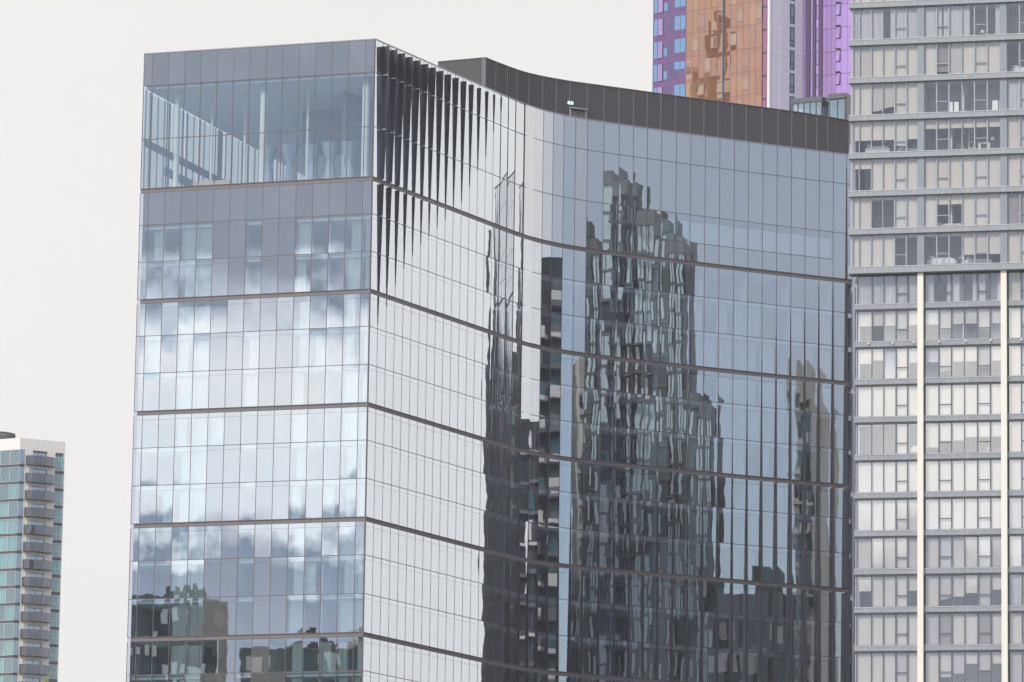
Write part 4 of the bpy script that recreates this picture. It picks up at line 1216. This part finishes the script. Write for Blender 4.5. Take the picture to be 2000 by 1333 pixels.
for k in range(12):
    z0 = 85.2 - 3.3 * k
    mb = MB(); mb.wbox(fr2(-5.4), fr2(-5.1), .0, .06, z0 - 1.7, z0 - .2); mb.build('window', M_RTEAL if k % 3 else M_RD, r2)
    mb = MB(); mb.wbox(fr2(-6.1), fr2(-5.6), -.28, -.2, z0 - 1.9 - (k % 3) * .4, z0 - 1.2); mb.build('shade_panel', (M_RD, M_RW, M_RG)[k % 3], r2)
    mb = MB(); mb.wbox(fr2(-6.1 + .25 * (k % 3)), fr2(-4.9), .0, .4 if k % 2 else .8, z0 - 2.5, z0 - 2.2); mb.build('ledge', M_RW, r2)
r3 = thing('low_grey_block', 'low dark block with pale window boxes mirrored low in the curved facade', 'building', (88, 408, GZ))
mb = MB(); mb.wbox(fr2(-4.6), fr2(.4), -10, -.3, GZ, 63.2); mb.wbox(fr2(-3.6), fr2(-2.3), -8, -.5, 63.2, 66.2); mb.build('wall', M_RG, r3)
for k in range(6):
    for j in range(3):
        mb = MB(); s = -4.4 + 1.6 * j
        mb.wbox(fr2(s), fr2(s + .8 + .2 * ((k + j) % 4)), -.29, .1, 58.0 - 3.2 * k, 60.2 - 3.2 * k); mb.build('window', M_RW if (k + j) % 3 == 0 else (M_RD if (k + j) % 3 == 1 else M_RB), r3)
# dark balcony tower seen in the tight part of the curve
r4 = thing('dark_tower', 'dark tower with bowed white-edged balconies mirrored in the tight bend of the facade', 'apartment tower', (76, 430, GZ))
fr4 = az_frame((72.0, 430.5), 90)
mb = MB(); mb.wbox(fr4(-6.3), fr4(6.5), -14, 0, GZ, 97.0); mb.build('wall', M_RD, r4)
for k in range(16):
    z0 = 92.0 - 3.3 * k
    for s in (-5.6, -1.6, 2.4):
        mb = MB(); mb.prism([fr4(s, .01), fr4(s + .7, 1.3), fr4(s + 2.6, 1.5), fr4(s + 3.4, .01)], z0 - .3, z0 + .22); b_o = mb.build('balcony', M_RW if k % 2 else M_RT, r4)
        mb = MB(); mb.prism([fr4(s + .6, 1.15), fr4(s + .7, 1.25), fr4(s + 2.6, 1.45), fr4(s + 2.6, 1.35)], z0 + .22, z0 + 1.15); mb.build('railing', (M_RT, M_RTEAL, M_RW)[(k + int(s)) % 3], b_o)
        mb = MB(); mb.wbox(fr4(s + .9), fr4(s + 2.3), .0, .04, z0 + .25, z0 + 2.4); mb.build('window', M_RTEAL if (k + int(s)) % 2 else M_RG, r4)
r5 = thing('grey_slab_block', 'plain grey block mirrored beside the dark tower in the bend', 'building', (76, 446, GZ))
fr5 = az_frame((70.5, 446.0), 78)
mb = MB(); mb.wbox(fr5(-6.2), fr5(8.0), -9, 0, GZ, 80.0); mb.build('wall', M_RD, r5)
for k in range(12):
    mb = MB(); mb.wbox(fr5(-6.2), fr5(8.0), 0, .5, 76.2 - 3.2 * k, 76.6 - 3.2 * k); mb.build('ledge', M_RW if k % 3 == 0 else M_RT, r5)
    for s in (-4.6, -2.0, 0.9, 4.2):
        mb = MB(); mb.wbox(fr5(s), fr5(s + 1.6), 0, .05, 76.9 - 3.2 * k, 78.9 - 3.2 * k); mb.build('window', (M_RW, M_RG, M_RTEAL)[(k + int(s)) % 3], r5)
r6 = thing('dark_green_block', 'dark green block behind the towers, mirrored as the tall dark stripe in the facade', 'building', (56, 462, GZ))
fr6 = az_frame((50.0, 454.6), 57)
mb = MB(); mb.wbox(fr6(-12), fr6(-1.6), -16, 0, GZ, 81.5); mb.wbox(fr6(-1.59), fr6(-.7), -10, -.1, GZ, 84.6); mb.wbox(fr6(-.69), fr6(0), -6, 0, GZ, 88.5); mb.wbox(fr6(-4.2), fr6(-3.1), -8, -1, 81.51, 86.2); mb.wbox(fr6(-.3), fr6(-.05), -3, -2.7, 88.51, 97.5); mb.build('wall', principled('bottle_green', (.028, .034, .038), .5, 0, .15, .3), r6)
for k in range(14):
    for j in range(5):
        mb = MB(); mb.wbox(fr6(-2.2 - 2.3 * j), fr6(-.6 - 2.3 * j), 0, .05, 80 - 3.2 * k, 82 - 3.2 * k); mb.build('window', M_RG, r6)
r7 = thing('streak_tower', 'unseen dark and cream tower added to make wavy streaks in the orange glass', 'apartment tower', (-119, 556, GZ))  # form and two tones made up for the streaks it mirrors
fr7 = az_frame((-114.0, 548.5), 247)
mb = MB(); mb.wbox(fr7(-3.0), fr7(-.4), -6, 0, GZ, 187); mb.build('wall', M_RD, r7)
mb = MB(); mb.wbox(fr7(-.39), fr7(2.2), -6, -.2, GZ, 178); mb.build('wall', M_RW, r7)
for k in range(10):
    mb = MB(); mb.wbox(fr7(.1), fr7(1.6), -.2, -.1, 175 - 3.2 * k, 176.8 - 3.2 * k); mb.build('window', M_RD, r7)
mb = MB(); mb.wbox(fr6(-5.2), fr6(-4.5), .051, .12, 40, 76); mb.build('pale_strip', M_RW, r6)  # white panel added in place of a bright gap between dark masses
# low buildings behind the viewer's left, mirrored at the foot of the flat face
def low_block(name, label, O, azd, u0, u1, zt_, mat, seed):
    t = thing(name, label, 'building', (O[0], O[1], GZ)); f_ = az_frame(O, azd); rg = random.Random(seed)
    mb = MB(); mb.wbox(f_(u0), f_(u1), -12, 0, GZ, zt_); mb.build('wall', mat, t)
    n = int((u1 - u0) / 2.2)
    for q in range(3):
        s = rg.uniform(u0, u1 - 2); mb = MB(); mb.wbox(f_(s), f_(s + rg.uniform(1, 2)), -4, -.5 - .1 * q, zt_ + .301, zt_ + rg.uniform(.7, 1.6)); mb.build('rooftop_box', rg.choice([M_RW, M_RG, M_RD]), t)
    for k in range(5):
        for j in range(n):
            mb = MB(); s = u0 + .2 + j * (u1 - u0) / n; w_ = rg.uniform(.5, 1.9)
            mb.wbox(f_(s), f_(min(s + w_, u1)), 0, .06, zt_ - rg.uniform(2.3, 3.0) - 3.1 * k, zt_ - rg.uniform(.4, 1.5) - 3.1 * k); mb.build('window', rg.choice([M_RW, M_RG, M_RD, M_RTEAL, M_RC]), t)
    mb = MB(); mb.wbox(f_(u0 - .1), f_(u1 + .1), -.4, .2, zt_, zt_ + .3); mb.build('parapet', M_RT, t)
low_block('low_dark_block', 'dark low block mirrored at the lower left of the flat face', (-92.0, 329.5), 219.5, -2.6, 9.2, 61.3, M_RD, 3)
low_block('low_green_block', 'dark green low block mirrored along the bottom edge of the flat face', (-84.0, 323.0), 219.5, -6.5, 6.0, 56.6, M_RG, 9)
low_block('low_taupe_block', 'taupe low block mirrored at the lower right of the flat face', (-76.5, 325.0), 219.5, -7.5, -2.0, 57.3, M_RT, 5)

# ------------------------------------------------------------------ young tree whose tip just reaches the frame
tr = thing('young_tree', 'slender tree with yellow green leaves, only its top shoot in view', 'tree', (-3.8, 40, GZ))
M_BARK = principled('bark', (.14, .11, .08), .9, 0, .2, 4)
M_LEAF = principled('young_leaf', (.36, .42, .06), .6, 0, .25, 6)
mb = MB(); mb.lathe(-3.8, 40, [(.09, GZ), (.07, 0), (.045, 2.2), (.015, 3.9), (.005, 4.17)], 8)
for i in range(14):
    a = i * 2.4; z0 = .6 + i * .23; L_ = 1.25 * (1 - i / 16)
    p0 = (-3.8, 40); p1 = (-3.8 + L_ * math.cos(a), 40 + L_ * math.sin(a))
    t_, _ = unit(p0, p1); w = .018
    mb.hexa([(*off(p0, t_, 0, w), z0), (*off(p1, t_, 0, .005), z0 + L_ * .6), (*off(p1, t_, 0, -.005), z0 + L_ * .6), (*off(p0, t_, 0, -w), z0)], [(*off(p0, t_, 0, w), z0 + .03), (*off(p1, t_, 0, .005), z0 + L_ * .6 + .01), (*off(p1, t_, 0, -.005), z0 + L_ * .6 + .01), (*off(p0, t_, 0, -w), z0 + .03)])
mb.build('trunk', M_BARK, tr)
mb = MB(); rg = random.Random(11)
def leaf(mb, c, d, s):
    d = Vector(d).normalized(); sd = d.cross(Vector((rg.uniform(-1, 1), rg.uniform(-1, 1), rg.uniform(-.4, .4)))).normalized()
    c = Vector(c); nrm = d.cross(sd) * s * .15
    mb.quad([c, c + d * s * .5 + sd * s * .28 + nrm, c + d * s, c + d * s * .5 - sd * s * .28 + nrm])
for i in range(14):
    a = i * 2.4; z0 = .6 + i * .23; L_ = 1.25 * (1 - i / 16)
    for k in range(46):
        f = rg.uniform(.25, 1.05)
        c = (-3.8 + L_ * f * math.cos(a) + rg.gauss(0, .12), 40 + L_ * f * math.sin(a) + rg.gauss(0, .12), min(4.0, z0 + L_ * .6 * f + rg.gauss(0, .12)))
        leaf(mb, c, (rg.gauss(0, 1), rg.gauss(0, 1), rg.gauss(-.1, .7)), rg.uniform(.07, .12))
for c, d, s in (((-3.84, 40, 4.12), (.1, 0, 1), .075), ((-3.85, 40, 4.10), (-1, .2, .7), .07), ((-3.82, 40, 4.1), (1, .2, .6), .07), ((-3.83, 39.97, 4.08), (-.4, -.5, .8), .07), ((-3.80, 40, 4.06), (1, -.5, .3), .07), ((-3.86, 40, 4.05), (-1, -.4, .2), .08)): leaf(mb, c, d, s)
mb.build('crown', M_LEAF, tr)

# ------------------------------------------------------------------ ground
def sheet(name, x0, x1, y0, y1, z, mat):
    mb = MB(); mb.quad([(x0, y0, z), (x1, y0, z), (x1, y1, z), (x0, y1, z)]); return mb.build(name, mat, None, 'structure')
sheet('ground', -4000, 4000, -4000, 4000, GZ - .02, principled('city_ground', (.20, .20, .19), .9, 0, .2, .05))
sheet('road', -200, 200, 355, 367, GZ, principled('asphalt', (.05, .05, .052), .85, 0, .2, .8))

# ------------------------------------------------------------------ thin volume added over the whole scene to lift its dark tones
mh = bpy.data.materials.new('lift_haze'); mh.use_nodes = True
mh.node_tree.nodes.clear(); G = NG(mh.node_tree)
pv_ = G.n('ShaderNodeVolumePrincipled'); pv_.inputs['Color'].default_value = (.93, .93, .97, 1); pv_.inputs['Density'].default_value = 0.00010
pv_.inputs['Anisotropy'].default_value = 0.0
G.t.links.new(pv_.outputs[0], G.n('ShaderNodeOutputMaterial').inputs['Volume'])
mb = MB(); mb.box(-4010, 4010, -4010, 4010, GZ - 1.0, 189.0); mb.build('lift_haze', mh, None, 'stuff')
